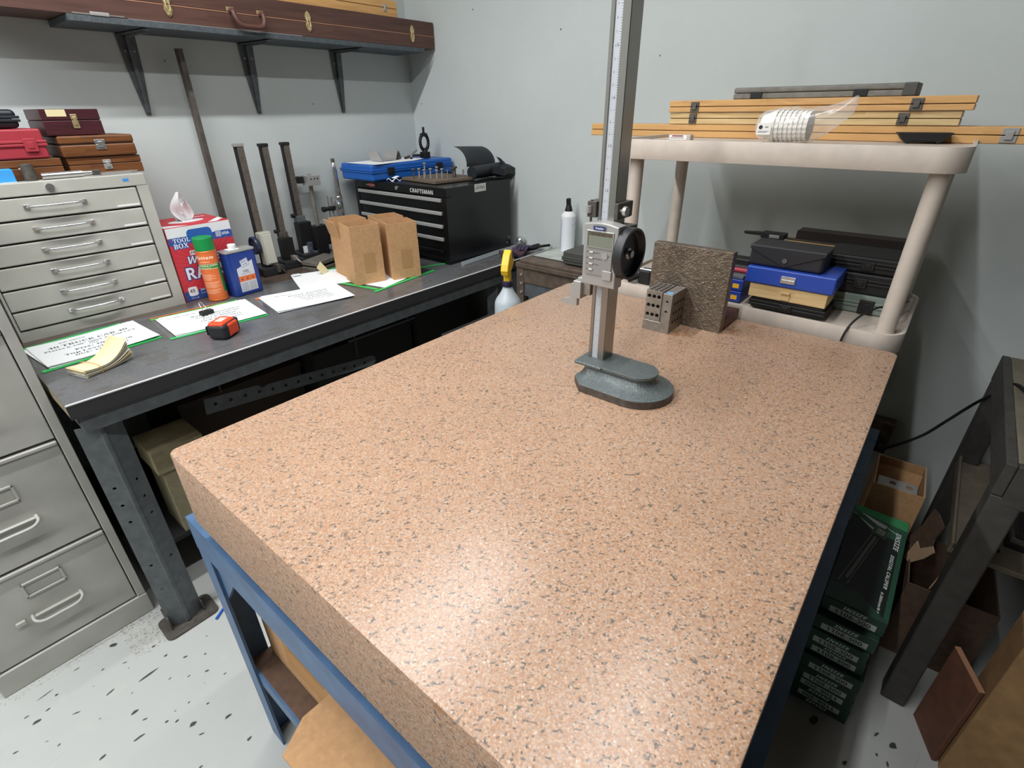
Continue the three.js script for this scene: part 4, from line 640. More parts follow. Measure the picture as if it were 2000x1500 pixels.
// ---------------------------------------------------------------- black toolbox, drawers facing along the bench
{
  const t = thing('tool_chest', 'black steel tool chest with silver drawer pulls in the corner', 'tool chest', [1.79, BY, -1.98]);
  const x0 = 1.575, x1 = 2.0, z0 = -2.3, z1 = -1.662, yt = 1.163, ys = [1.122, 1.068, 1.013, 0.958, 0.903, 0.852], zl = z0 + 0.026, zr = z1 - 0.026;
  wpart('shell', [rb(x0 + 0.022, x1, BY + 0.001, yt - 0.0005, z0 + 0.0005, z1 - 0.0005, 0.003), bx(x0, x0 + 0.025, ys[5] - 0.003, ys[0] + 0.003, z0, zl), bx(x0, x0 + 0.025, ys[5] - 0.003, ys[0] + 0.003, zr, z1), rb(x0, x0 + 0.025, ys[0] + 0.003, yt, z0, z1, 0.003), bx(x0, x0 + 0.025, BY + 0.0005, ys[5] - 0.003, z0, z1)], M.blackGloss, t);
  for (let i = 0; i < 5; i++) {
    const y1 = ys[i] - 0.001, y0 = ys[i + 1] + 0.001, d = wpart('drawer', rb(x0 + 0.002, x0 + 0.02, y0, y1, zl + 0.001, zr - 0.001, 0.001), M.blackGloss, t);
    wpart('pull', rb(x0 - 0.008, x0 + 0.003, y1 - 0.0165, y1 - 0.001, zl + 0.003, zr - 0.003, 0.003), i < 4 ? mat(0xa9a9a5, 0.4, 0.2) : M.blackGloss, d);
  }
  wpart('lock', [cyl(0.0085, 0.0085, 0.005, x0 - 0.005, 1.143, -1.98, 'x')], M.chrome, t);
  const nm = canvasTex(512, 96, (x) => { x.fillStyle = '#111214'; x.fillRect(0, 0, 512, 96); x.fillStyle = '#d4d4d0'; x.font = 'bold 92px sans-serif'; x.textAlign = 'center'; x.save(); x.translate(256, 82); x.scale(0.86, 1); x.fillText('CRAFTSMAN', 0, 0); x.restore(); });
  wpart('name_badge', mv(face(0.168, 0.024, '-x'), x0 - 0.0006, 1.141, -1.815), tmat(nm, 0.4), t);
  const ov = canvasTex(128, 48, (x) => { x.fillStyle = '#111214'; x.fillRect(0, 0, 128, 48); x.fillStyle = '#b03a2c'; x.beginPath(); x.ellipse(80, 24, 46, 20, 0, 0, 7); x.fill(); x.fillStyle = '#d9d2c8'; x.font = 'italic bold 22px sans-serif'; x.fillText('quiet glide', 4, 31); });
  wpart('oval_badge', mv(face(0.075, 0.022, '-x'), x0 - 0.0006, 1.143, -2.175), tmat(ov, 0.4), t);
  const st = canvasTex(128, 64, (x) => { x.fillStyle = '#d5d5d0'; x.fillRect(0, 0, 128, 64); x.strokeStyle = '#55555c'; x.lineWidth = 3; x.beginPath(); for (let i = 0; i < 30; i++) x.lineTo(14 + i * 3.5, 32 + 18 * Math.sin(i * 1.9) * Math.cos(i * 0.7)); x.stroke(); });
  wpart('sticker', mv(face(0.075, 0.033, '+z'), 1.788, 1.1455, z1 + 0.0006), tmat(st, 0.7), t);
  wpart('bolt', cyl(0.003, 0.003, 0.002, 1.97, 0.87, z1, 'z', 10), M.silver, t);
}
const TT = 1.1633;
{ // on the tool chest
  const c = plasticCase('plastic_case', 'long blue plastic case with black latches on the tool chest', 1.53, 2.05, TT, 1.235, -2.34, -2.09, mat(0x1d5fb4, 0.4), { seam: 0.6, latch: [1.64, 1.95], lw: 0.04, lh: 0.02, r: 0.01 });
  single('loose_sheet', 'white sheet of paper lying on the blue case', 'paper', mv(wob(0.32, 0.2, 0.0008, (u, v) => 0.001 + 0.02 * Math.max(0, u - 0.3)), 1.7, 1.2355, -2.2, 0, 0.1), M.paper);
  const v = thing('steel_v_block', 'worn steel channel block on the paper on the blue case', 'block', [1.7, 1.2378, -2.215], 0.15);
  part('channel', [mv(ext([[-0.07, 0.045], [-0.05, 0.002], [0.05, 0.002], [0.07, 0.045], [0.064, 0.045], [0.045, 0.008], [-0.045, 0.008], [-0.064, 0.045]], 0.07, 0.0005), 0, 0, -0.035)], M.silver, v); part('wedge', mv(ext([[0, 0], [0.06, 0], [0.03, 0.035]], 0.04), 0.055, 0.0025, -0.01, 0, 0.4), M.steelDark, v);
  const p = thing('steel_pliers', 'steel hand tools with round grips beside the black clamp', 'tool', [1.86, 1.2368, -2.2], 0.35);
  part('arm', tube([[-0.05, 0.006, 0.03], [0, 0.02, 0.005], [0.08, 0.035, -0.01]], 0.006, 16), M.silver, p); part('arm', tube([[-0.05, 0.006, -0.005], [0, 0.014, 0.008], [0.07, 0.012, 0.02]], 0.006, 16), M.steelDark, p);
  const k = thing('black_clamp', 'black toolmaker clamp with open ring standing on the blue case', 'clamp', [1.94, 1.2353, -2.18]);
  part('foot', [rb(-0.02, 0.02, 0, 0.03, -0.018, 0.018, 0.003), cyl(0.014, 0.012, 0.02, 0, 0.028, 0)], M.black, k); const rg = new THREE.TorusGeometry(0.027, 0.0075, 10, 28); rg.scale(1, 1.35, 1); part('ring', mv(rg, 0, 0.074, 0), M.black, k);
  part('screw', [cyl(0.006, 0.006, 0.035, 0, 0.108, 0), rb(-0.022, 0.022, 0.108, 0.115, -0.005, 0.005, 0.002)], M.black, k);
  const tr = thing('pin_tray', 'brown board drilled with rows holding steel pins', 'tray', [1.765, TT, -1.895], -0.1);
  part('board', rb(-0.12, 0.12, 0.001, 0.014, -0.135, 0.12, 0.002), tmat(mottle(0x6e5f50, 0.15, 24, 0.2, 95), 0.7), tr); part('feet', [bx(-0.11, 0.11, 0, 0.002, -0.12, -0.11), bx(-0.11, 0.11, 0, 0.002, 0.1, 0.11)], M.dark, tr);
  const spots = [[1.66, -1.955, 0.032, 0], [1.682, -1.942, 0.034, 1], [1.682, -1.908, 0.032, 1], [1.72, -1.945, 0.055, 1], [1.70, -1.885, 0.036, 1], [1.715, -1.86, 0.03, 1], [1.74, -1.885, 0.04, 1], [1.738, -1.85, 0.034, 1], [1.752, -1.828, 0.03, 2], [1.766, -1.808, 0.036, 0], [1.79, -1.816, 0.04, 0], [1.835, -1.81, 0.026, 2]];
  const pinMats = [M.steelDark, M.silver, M.steel], heads = [[0.0095, 0.007], [0.0075, 0.006], [0.004, 0.004]];
  spots.forEach(([x, z, h, m], i) => { const q = thing('steel_pin', i === 3 ? 'tallest bright pin standing in the brown board' : ['dark steel pin with a wide flat head in the brown board', 'bright steel pin with a flat head in the brown board', 'thin pin with a tiny head in the brown board'][m], 'pin', [x, TT + 0.014, z], 0, 'steel pins in the brown board'); part('shank', cyl(0.0032, 0.0032, h, 0, 0, 0, 'y', 12), pinMats[m], q); part('head', lathe([[0, h], [heads[m][0], h], [heads[m][0], h + heads[m][1]], [heads[m][0] * 0.8, h + heads[m][1] + 0.001], [0, h + heads[m][1] + 0.001]], 0, 0, 0, 16), pinMats[m], q); });
  const b = thing('leather_pouch', 'open black leather tool pouch on the tool chest', 'pouch', [1.975, TT, -1.79], 0.1), lm = mat(0x1b1e24, 0.55, 0, { side: THREE.DoubleSide });
  const fl = new THREE.PlaneGeometry(0.26, 0.12, 16, 10), fp = fl.attributes.position; for (let i = 0; i < fp.count; i++) { const u = fp.getX(i) / 0.26, s = fp.getY(i) / 0.12 + 0.5; fp.setXYZ(i, u * 0.26 + 0.02 * s, 0.05 + 0.085 * Math.sin(s * 1.35) - 0.012 * u, -0.02 - 0.09 * s * s + 0.008 * Math.sin(u * 7)); } fl.computeVertexNormals();
  part('flap', fl, lm, b);
  const rl = cyl(0.028, 0.03, 0.22, -0.13, 0.032, 0.012, 'x', 20); part('roll', rl, lm, b); part('body', mv(wob(0.14, 0.12, 0.03, (u, v) => 0.018 + 0.012 * Math.sin(u * 7) * Math.cos(v * 4), 12, 10), 0.06, 0.012, 0.05), lm, b); part('strap', tube([[0.12, 0.12, -0.08], [0.1, 0.075, 0.01], [0.075, 0.035, 0.07], [0.06, 0.022, 0.1]], 0.009, 20, 6), lm, b);
  const rg2 = thing('crumpled_wipe', 'crumpled white wipe at the corner of the blue case', 'wipe', [1.62, TT, -2.05]); part('cloth', wob(0.06, 0.035, 0.002, (u, v) => 0.006 + 0.006 * Math.sin(u * 9 + v * 4)), M.paper, rg2); part('fold', mv(wob(0.025, 0.025, 0.002, (u, v) => 0.012 + 0.006 * u), 0.01, 0.004, 0), M.paper, rg2);
}
{ // flat rack by the chest
  const hs = []; for (let i = 0; i < 16; i++) hs.push([0.1 + i * 0.018, 0.022, 0.0042]);
  const g = ext([[0, 0], [0.44, 0], [0.44, 0.045], [0.03, 0.045], [0, 0.02]], 0.006, 0, hs); g.rotateX(-PI / 2);
  single('slotted_rack', 'grey slotted steel strip lying along the foot of the tool chest', 'rack', mv(g, 1.6, BY + 0.0005, -1.6, 0, 0.06), mat(0x8d9395, 0.5, 0.2));
  const d = thing('door_knob', 'small round chrome knob at the end of the slotted strip', 'knob', [2.035, BY, -1.63]); part('base', cyl(0.02, 0.02, 0.012, 0, 0, 0), M.chrome, d); part('ball', lathe([[0, 0.012], [0.01, 0.013], [0.02, 0.022], [0.022, 0.034], [0.017, 0.046], [0.01, 0.05], [0, 0.05]]), M.chrome, d);
}
// ---------------------------------------------------------------- brown steel side table along the right wall
{
  const x0 = 1.76, z0 = -1.44, z1 = -0.82, t = thing('side_table', 'low brown steel table between the bench and the plastic shelving', 'table', [1.91, 0, -1.13]);
  wpart('top', rb(x0, XB - 0.006, 0.83, 0.852, z0, z1, 0.003), M.brownSteel, t);
  wpart('rail', [bx(x0 + 0.01, x0 + 0.016, 0.765, 0.83, z0, z1), bx(x0 + 0.016, XB - 0.01, 0.765, 0.83, z1 - 0.006, z1)], M.brownSteel, t);
  wpart('lower_rail', bx(x0 + 0.016, x0 + 0.026, 0.7, 0.762, z0, z1), M.frameGrey, t);
  for (const z of [z0 + 0.002, z1 - 0.042]) for (const x of [x0 + 0.006, XB - 0.05]) { const l = wpart('leg', rb(x, x + 0.04, 0, 0.83, z, z + 0.04, 0.003), M.brownSteel, t); if (x < 1.9) for (const y of [0.8, 0.76, 0.72]) wpart('bolt', cyl(0.006, 0.006, 0.006, x - 0.006, y, z + 0.03, 'x', 10), M.silver, l); }
  wpart('shelf', bx(x0 - 0.1, XB - 0.01, 0.3, 0.315, z0 + 0.04, z1 - 0.04), M.dark, t);
  const p = single('steel_plate', 'brown steel plate lying on the side table', 'plate', rb(1.765, XB - 0.02, 0.8525, 0.866, -1.42, -1.06, 0.003), M.brownSteel);
  const m = thing('grey_mat', 'pale grey stained mat under the white spray can', 'mat', [1.955, 0.8663, -1.3], 0.0); part('sheet', [bx(-0.115, 0.095, 0, 0.005, -0.1, 0.16)], tmat(mottle(0xb9bdb6, 0.12, 10, 0.3, 97), 0.6), m); part('edge', bx(-0.118, -0.115, 0, 0.004, -0.1, 0.16), M.steelDark, m);
  const s = thing('white_spray_can', 'white aerosol can with black trigger cap on the side table', 'spray can', [2.0, 0.8715, -1.325]);
  const lab = canvasTex(256, 256, (x) => { x.fillStyle = '#e9ecf1'; x.fillRect(0, 0, 256, 256); x.fillStyle = '#c3c7d2'; x.fillRect(120, 20, 70, 236); x.fillStyle = '#a9adb8'; for (let i = 0; i < 14; i++) x.fillRect(124, 40 + i * 14, 60, 4); x.strokeStyle = '#9aa0b0'; x.lineWidth = 3; x.beginPath(); x.moveTo(0, 60); x.lineTo(110, 10); x.stroke(); });
  const bd = new THREE.CylinderGeometry(0.0325, 0.0325, 0.15, 36, 1, true); bd.translate(0, 0.078, 0); bd.rotateY(-0.4); bd.userData.keep = true; part('body', bd, tmat(lab, 0.35), s);
  part('base_rim', lathe([[0, 0], [0.0325, 0], [0.0335, 0.003], [0.0325, 0.005]]), M.white, s); part('shoulder', [lathe([[0.0325, 0.152], [0.033, 0.155], [0.031, 0.162], [0.02, 0.175], [0.016, 0.178], [0, 0.178]])], M.white, s);
  part('trigger', [lathe([[0.0165, 0.176], [0.0175, 0.178], [0.012, 0.2], [0.009, 0.205], [0, 0.205]]), mv(rb(-0.008, 0.009, 0, 0.042, -0.009, 0.009, 0.004), 0, 0.19, 0, 0, 0, 0.12)], M.black, s);
  plasticCase('plastic_case', 'dark grey plastic case on the side table behind the height gauge', 1.8, 1.96, 0.8715, 0.925, -1.22, -0.99, mat(0x4b4b47, 0.6), { seam: 0.45, r: 0.006 });
  const g = thing('rubber_glove', 'dark purple rubber glove crumpled at the bench corner', 'glove', [1.86, BY, -1.535]); part('palm', wob(0.11, 0.08, 0.012, (u, v) => 0.016 + 0.014 * Math.sin(u * 6 + 1) * Math.cos(v * 5)), mat(0x4b3340, 0.7), g);
  for (let i = 0; i < 4; i++) part('finger', tube([[0.02 + i * 0.012, 0.02, -0.01 + i * 0.012], [0.06 + i * 0.01, 0.034, -0.02 + i * 0.014], [0.1, 0.02 + 0.004 * i, -0.03 + i * 0.02]], 0.0075, 12), mat(0x453a52, 0.7), g);
  const cb = single('black_cable', 'coiled black cable lying by the wall behind the glove', 'cable', tube([[1.96, BY + 0.006, -1.55], [2.0, BY + 0.02, -1.5], [2.04, BY + 0.026, -1.52], [2.0, BY + 0.012, -1.56], [1.95, BY + 0.018, -1.53], [2.0, BY + 0.03, -1.48], [2.05, BY + 0.03, -1.46]], 0.006, 60), M.black);
}
{ // trigger spray bottle on a crate between plate and bench
  const k = thing('floor_crate', 'dark plastic crate on the floor under the spray bottle', 'crate', [1.31, 0, -1.18]); part('body', openBox(0.28, 0.24, 0.72, 0.01), M.dark, k); part('lid', rb(-0.145, 0.145, 0.72, 0.735, -0.125, 0.125, 0.004), M.dark, k);
  const t = thing('spray_bottle', 'trigger spray bottle with yellow head between plate and bench', 'spray bottle', [1.315, 0.7353, -1.11], 0.4);
  const pl = new THREE.MeshPhysicalMaterial({ color: 0xdfe8ec, roughness: 0.35, transmission: 0.35, thickness: 0 });
  part('bottle', lathe([[0, 0], [0.044, 0], [0.047, 0.004], [0.047, 0.1], [0.046, 0.12], [0.04, 0.135], [0.026, 0.155], [0.018, 0.17], [0.0165, 0.176], [0.0165, 0.192], [0, 0.192]]), pl, t);
  part('liquid', lathe([[0, 0.003], [0.0435, 0.003], [0.0445, 0.006], [0.0445, 0.098], [0, 0.098]]), mat(0xa9c6d6, 0.4), t);
  part('collar', lathe([[0.0165, 0.178], [0.0185, 0.179], [0.0185, 0.195], [0.015, 0.199], [0, 0.199]]), mat(0x2a2440, 0.45), t);
  const ye = mat(0xf2c318, 0.4); part('neck', mv(rb(-0.013, 0.013, 0, 0.055, -0.011, 0.011, 0.004), 0, 0.196, 0, 0, 0, 0.04), ye, t);
  const hd = ext([[-0.035, 0], [-0.03, -0.012], [-0.01, -0.006], [0.015, 0.0], [0.03, 0.01], [0.034, 0.03], [0.026, 0.05], [0.008, 0.058], [-0.01, 0.045], [-0.028, 0.018]], 0.02, 0.003); part('spray_head', mv(hd, 0.0, 0.24, -0.01), ye, t);
  part('nozzle', [cyl(0.008, 0.01, 0.02, 0.03, 0.282, 0, 'x'), rb(0.012, 0.034, 0.268, 0.298, -0.0135, 0.0135, 0.004)], mat(0x2f2760, 0.4), t); part('trigger', tube([[0.03, 0.27, 0], [0.036, 0.25, 0], [0.03, 0.225, 0]], 0.006, 12), ye, t);
}
// ---------------------------------------------------------------- beige plastic shelving against the right wall
const SX0 = 1.42, SX1 = 1.84, SZ0 = -0.79, SZ1 = -0.002, S1 = 0.972, S2 = 1.375;
{
  const t = thing('plastic_shelving', 'beige plastic shelving unit with round legs behind the granite plate', 'shelving', [1.63, 0, -0.396]);
  const tray = y => {
    const o = rrect(SX1 - SX0, SZ1 - SZ0, 0.055, 8), g = ext(o, 0.008); g.rotateX(-PI / 2); g.translate((SX0 + SX1) / 2, y - 0.016, (SZ0 + SZ1) / 2);
    const sh = shape(o), hp = new THREE.Path(rrect(SX1 - SX0 - 0.012, SZ1 - SZ0 - 0.012, 0.05, 8).map(p => new THREE.Vector2(...p))); sh.holes.push(hp);
    const rim = new THREE.ExtrudeGeometry(sh, { depth: 0.048, bevelEnabled: true, bevelSize: 0.001, bevelThickness: 0.001, bevelSegments: 2, curveSegments: 8 }); rim.rotateX(-PI / 2); rim.translate((SX0 + SX1) / 2, y - 0.048, (SZ0 + SZ1) / 2); return [g, smooth(rim, 0.6)];
  };
  for (const y of [0.3, S1, S2]) wpart('shelf_tray', tray(y), M.plastic, t);
  for (const x of [SX0 + 0.047, SX1 - 0.047]) for (const z of [SZ0 + 0.047, SZ1 - 0.04]) { wpart('leg', [cyl(0.0195, 0.0195, S2 - S1 - 0.03, x, S1 - 0.008, z, 'y', 28), cyl(0.0195, 0.0195, S1 - 0.316, x, 0.292, z), cyl(0.0195, 0.0195, 0.29, x, 0, z)], M.plastic, t); }
}
// cases on the lower shelf
const F1 = S1 - 0.0078;
plasticCase('plastic_case', 'flat black plastic case, lowest of the front stack on the shelf', 1.44, 1.55, F1 + 0.005, F1 + 0.036, -0.358, -0.172, M.black, { side: 'x', latch: [-0.265], lw: 0.03, lh: 0.012, seam: 0.5, group: 'cases on the lower plastic shelf' });
{
  const y = F1 + 0.037, t = thing('pale_wood_case', 'pale plain wood case between the black and blue cases', 'case', [1.49, y, -0.27]);
  wpart('body', rb(1.437, 1.545, y, y + 0.036, -0.362, -0.176, 0.002), M.paleWood, t); wpart('catch', [rb(1.434, 1.438, y + 0.004, y + 0.024, -0.283, -0.26, 0.001), rb(1.431, 1.436, y + 0.02, y + 0.026, -0.282, -0.261, 0.001)], M.paleWood, t);
  const y2 = y + 0.037, b = thing('blue_case', 'bright blue case with a chrome catch under the black pouch', 'case', [1.5, y2, -0.27]), bl = mat(0x2a4aa8, 0.35);
  wpart('body', rb(1.432, 1.56, y2, y2 + 0.043, -0.377, -0.166, 0.004), bl, b); wpart('catch', [rb(1.429, 1.433, y2 + 0.012, y2 + 0.03, -0.29, -0.255, 0.001), rb(1.426, 1.43, y2 + 0.018, y2 + 0.022, -0.288, -0.257, 0.001)], M.chrome, b);
  const y3 = y2 + 0.0435, p = thing('black_pouch', 'black leather pouch with a pointed flap and snap button', 'pouch', [1.5, y3, -0.29]), lm = mat(0x26262a, 0.5);
  wpart('body', rb(1.444, 1.545, y3, y3 + 0.05, -0.38, -0.205, 0.008, 3), lm, p);
  const f = ext([[-0.088, 0.002], [0, -0.036], [0.088, 0.002], [0.088, 0.008], [-0.088, 0.008]], 0.003, 0.0008); f.rotateY(-PI / 2); const fl = wpart('flap', [mv(f, 1.445, y3 + 0.042, -0.2925), rb(1.4425, 1.535, y3 + 0.048, y3 + 0.053, -0.382, -0.203, 0.002)], lm, p);
  wpart('snap', cyl(0.006, 0.006, 0.003, 1.4382, y3 + 0.022, -0.2925, 'x', 16), mat(0x8a8a8c, 0.3, 0.8), fl);
}
plasticCase('plastic_case', 'grey green plastic case with a black latch beside the shelf leg', 1.57, 1.72, F1 + 0.001, F1 + 0.052, -0.215, -0.05, mat(0x7d8a80, 0.55), { side: 'x', latch: [-0.102], lw: 0.034, lh: 0.022, seam: 0.5, group: 'cases on the lower plastic shelf' });
plasticCase('plastic_case', 'black plastic case resting on the grey green case', 1.566, 1.72, F1 + 0.053, F1 + 0.106, -0.225, -0.048, M.black, { side: 'x', latch: [-0.13], lw: 0.03, lh: 0.016, seam: 0.6, group: 'cases on the lower plastic shelf' });
plasticCase('plastic_case', 'black plastic case with ribbed lid, topmost beside the shelf leg', 1.566, 1.715, F1 + 0.107, F1 + 0.148, -0.228, -0.05, M.black, { side: 'x', latch: [-0.125], lw: 0.03, lh: 0.014, seam: 0.55, group: 'cases on the lower plastic shelf' });
{
  const bl = mat(0x23409a, 0.4);
  for (const [lab, y0, y1] of [['dark blue case with orange sticker on the shelf tray, behind the angle plate', 0.966, 0.997], ['dark blue case with orange sticker lying on its twin behind the angle plate', 0.9985, 1.03]]) { const t = thing('blue_flat_case', lab, 'case', [1.53, y0, -0.44]); wpart('body', rb(1.462, 1.6, y0, y1, -0.5, -0.386, 0.003), bl, t); wpart('sticker', bx(1.4612, 1.4622, y0 + 0.008, y0 + 0.02, -0.413, -0.396), mat(0xf0b422, 0.6), t); }
  const h = thing('hand_tools_box', 'grey tray of red and black hand tools on the blue cases', 'tray', [1.52, 1.0303, -0.44]); wpart('tray', rb(1.466, 1.59, 1.0303, 1.04, -0.49, -0.39, 0.002), M.frameGrey, h); wpart('red_grip', cyl(0.007, 0.007, 0.07, 1.5, 1.047, -0.46, 'z', 12), redP, h); wpart('black_grip', [cyl(0.009, 0.009, 0.07, 1.525, 1.049, -0.46, 'z', 12), rb(1.54, 1.58, 1.04, 1.07, -0.48, -0.4, 0.006)], M.black, h);
  const w = thing('long_wood_box', 'long pale wooden box with a carved edge at the back of the shelf', 'box', [1.79, F1, -0.25]); wpart('body', [rb(1.745, 1.83, F1 + 0.0005, 1.094, -0.363, -0.06, 0.002)], M.paleWood, w); wpart('clasp', [mv(bar([0, -0.005, -0.02], [0, 0.005, 0.02], 0.003, 0.004), 1.7435, 1.078, -0.21), mv(bar([0, 0.005, -0.02], [0, -0.005, 0.02], 0.003, 0.004), 1.7435, 1.078, -0.21)], M.steelDark, w);
  const y = 1.0945, d = thing('dark_board', 'dark brown leather folder lying on the long wooden box', 'folder', [1.77, y, -0.22]); wpart('cover', rb(1.772, 1.835, y, y + 0.026, -0.345, -0.06, 0.003), mat(0x3f352f, 0.7), d); wpart('spine', rb(1.768, 1.773, y, y + 0.027, -0.345, -0.06, 0.002), mat(0x332a26, 0.7), d);
  const c = thing('vernier_caliper', 'large black vernier caliper lying across the stacked cases', 'caliper', [1.74, y, -0.3]); const cy = y + 0.0003;
  wpart('beam', mv(rb(-0.006, 0.006, 0, 0.004, -0.2, 0.17, 0.001), 1.757, cy, -0.24), M.steelDark, c); wpart('head', rb(1.725, 1.768, cy, cy + 0.016, -0.435, -0.367, 0.003), M.black, c); const jw = ext([[0, 0], [0.05, 0.004], [0.056, 0.014], [0, 0.026]], 0.006, 0.001); wpart('jaw', mv(jw, 1.735, cy + 0.012, -0.43, PI / 2, PI / 2 + 0.15), M.black, c); wpart('slider', rb(1.722, 1.764, cy + 0.003, cy + 0.013, -0.41, -0.38, 0.002), M.silver, c);
  const m = thing('metal_clamps', 'heap of black clamps at the left end of the shelf', 'clamps', [1.52, F1, -0.66]); wpart('bar', [tube([[1.44, F1 + 0.014, -0.72], [1.5, F1 + 0.03, -0.68], [1.56, F1 + 0.02, -0.6]], 0.009, 20), tube([[1.5, F1 + 0.008, -0.73], [1.47, F1 + 0.04, -0.66], [1.5, F1 + 0.03, -0.57]], 0.007, 20)], M.black, m); wpart('jaw', rb(1.46, 1.5, F1, F1 + 0.045, -0.7, -0.66, 0.006), M.black, m); wpart('foot', rb(1.5, 1.54, F1, F1 + 0.03, -0.62, -0.58, 0.006), M.black, m); wpart('screw', cyl(0.004, 0.004, 0.09, 1.47, F1 + 0.045, -0.7, 'z', 10), M.chrome, m);
  single('shelf_cable', 'black cable looping over the front of the lower plastic shelf', 'cable', tube([[1.66, F1 + 0.03, -0.02], [1.56, F1 + 0.04, -0.045], [1.5, F1 + 0.045, -0.075], [1.45, F1 + 0.032, -0.1], [1.414, F1 + 0.006, -0.115], [1.404, 0.9, -0.12], [1.404, 0.7, -0.1], [1.404, 0.35, -0.08]], 0.0026, 60), M.black);
}
// on the top shelf
const T2 = S2 - 0.0078;
{
  const y = T2;
  woodCase('pine_case', 'very long thin pine case lying across the plastic shelf top', 'case', 1.75, 1.83, y + 0.0005, y + 0.037, -1.077, 0.3, M.pine, y + 0.019, [[0.05, 0.03, 0.016, 0.016, M.silver]], { side: 'x', group: 'pine cases on the plastic shelving' });
  woodCase('pine_case', 'pale pine case in the middle of the three stacked pine cases', 'case', 1.748, 1.86, y + 0.038, y + 0.07, -0.787, -0.05, M.paleWood, y + 0.0535, [[-0.71, 0.024, 0.013, 0.014, M.steelDark], [-0.165, 0.024, 0.013, 0.014, M.steelDark]], { side: 'x', group: 'pine cases on the plastic shelving' });
  woodCase('pine_case', 'pine case under the grey plastic case, topmost of three', 'case', 1.742, 1.86, y + 0.071, y + 0.103, -0.79, -0.032, M.pine, y + 0.0855, [[-0.706, 0.026, 0.013, 0.014, M.steelDark], [-0.145, 0.026, 0.013, 0.014, M.steelDark]], { side: 'x', group: 'pine cases on the plastic shelving' });
  const g = thing('grey_long_case', 'long worn grey plastic case on top of the pine cases', 'case', [1.8, y + 0.1035, -0.38]), gm = tmat(mottle(0x77746c, 0.15, 20, 0.3, 99), 0.6);
  wpart('base', rb(1.757, 1.85, y + 0.1035, y + 0.118, -0.6, -0.155, 0.003), gm, g); wpart('lid', rb(1.755, 1.85, y + 0.1185, y + 0.133, -0.6, -0.155, 0.005), gm, g);
  for (const z of [-0.535, -0.275]) wpart('latch', [rb(1.7535, 1.757, y + 0.105, y + 0.121, z - 0.016, z + 0.016, 0.001)], M.black, g); wpart('end_cap', rb(1.754, 1.851, y + 0.1033, y + 0.1335, -0.185, -0.154, 0.004), mat(0x4d4b46, 0.6), g);
  // bag of nested fluted paper liners, lying on their side, twisted bag end to the right
  const b = thing('plastic_bag', 'clear plastic bag of white rippled paper liners', 'bag', [1.535, y, -0.375]);
  const cup = (z0, r0, r1, len) => { const n = 72, ps = [], ix = []; for (let s = 0; s <= 6; s++) for (let i = 0; i <= n; i++) { const a = i / n * 2 * PI, v = s / 6, r = (r0 + (r1 - r0) * v) * (1 + 0.045 * v * Math.sin(a * 18)); ps.push(r * Math.cos(a), r * Math.sin(a) * 0.86, z0 + len * v); } for (let s = 0; s < 6; s++) for (let i = 0; i < n; i++) { const k = s * (n + 1) + i; ix.push(k, k + 1, k + n + 1, k + 1, k + n + 2, k + n + 1); } const g = new THREE.BufferGeometry(); g.setAttribute('position', new THREE.Float32BufferAttribute(ps, 3)); g.setIndex(ix); g.computeVertexNormals(); return g; };
  const lm = mat(0xe6e1d8, 0.85, 0, { side: THREE.DoubleSide }), bot = new THREE.CircleGeometry(0.03, 40); bot.rotateY(PI); bot.scale(1, 0.86, 1);
  part('liner_base', mv(bot, 0, 0.041, -0.062), lm, b);
  for (let k = 0; k < 8; k++) part('paper_liner', mv(cup(-0.062 + k * 0.0105, 0.029 + 0.0004 * k, 0.0425 - 0.0006 * k, 0.036), 0, 0.041, 0), lm, b);
  const film = new THREE.SphereGeometry(1, 48, 32), fp = film.attributes.position;
  for (let i = 0; i < fp.count; i++) { const X = fp.getX(i), Y = fp.getY(i), Z = fp.getZ(i), q = Math.pow(Math.max(0, 1 - Z * Z), 0.22) / Math.pow(Math.max(1e-4, 1 - Z * Z), 0.5), tail = Math.max(0, Z - 0.35) / 0.65, wr = 1 + 0.03 * Math.sin(X * 9 + Z * 14) + 0.025 * Math.sin(Y * 15 - Z * 9);
    fp.setXYZ(i, X * q * 0.046 * wr * (1 - 0.55 * tail), Math.max(-0.0403, Y * q * 0.0415 * wr * (1 - 0.25 * tail)) + 0.0408 + 0.05 * tail * tail, Z * 0.075 + 0.062 * tail); }
  film.computeVertexNormals();
  part('film', film, new THREE.MeshPhysicalMaterial({ color: 0xffffff, roughness: 0.2, transmission: 0.85, thickness: 0, ior: 1.45, side: THREE.DoubleSide }), b);
  const lt = canvasTex(128, 96, (x) => { x.fillStyle = '#eceae6'; x.fillRect(0, 0, 128, 96); x.fillStyle = '#2d2d30'; x.beginPath(); x.arc(34, 34, 18, 0, 7); x.fill(); x.fillRect(14, 66, 100, 4); x.fillRect(14, 76, 80, 4); x.font = 'bold 20px sans-serif'; x.fillText('200', 70, 40); });
  const lp = face(0.032, 0.025, '-x'); part('label', mv(lp, -0.0475, 0.035, -0.045, 0, 0.15), tmat(lt, 0.7), b);
  const c = thing('black_holder', 'low black plastic holder before the pine cases', 'holder', [1.69, y, -0.105], 0.2); part('bowl', [mv(ext([[-0.055, 0.022], [0.055, 0.022], [0.04, 0.006], [0.03, 0.0], [0.022, 0.006], [-0.022, 0.006], [-0.03, 0], [-0.04, 0.006]], 0.05, 0.001), 0, 0.0015, 0, 0, PI / 2)], M.black, c); part('tray', mv(rb(-0.02, 0.02, 0.004, 0.007, -0.03, 0.03, 0.001), 0.02, 0, 0), M.dark, c);
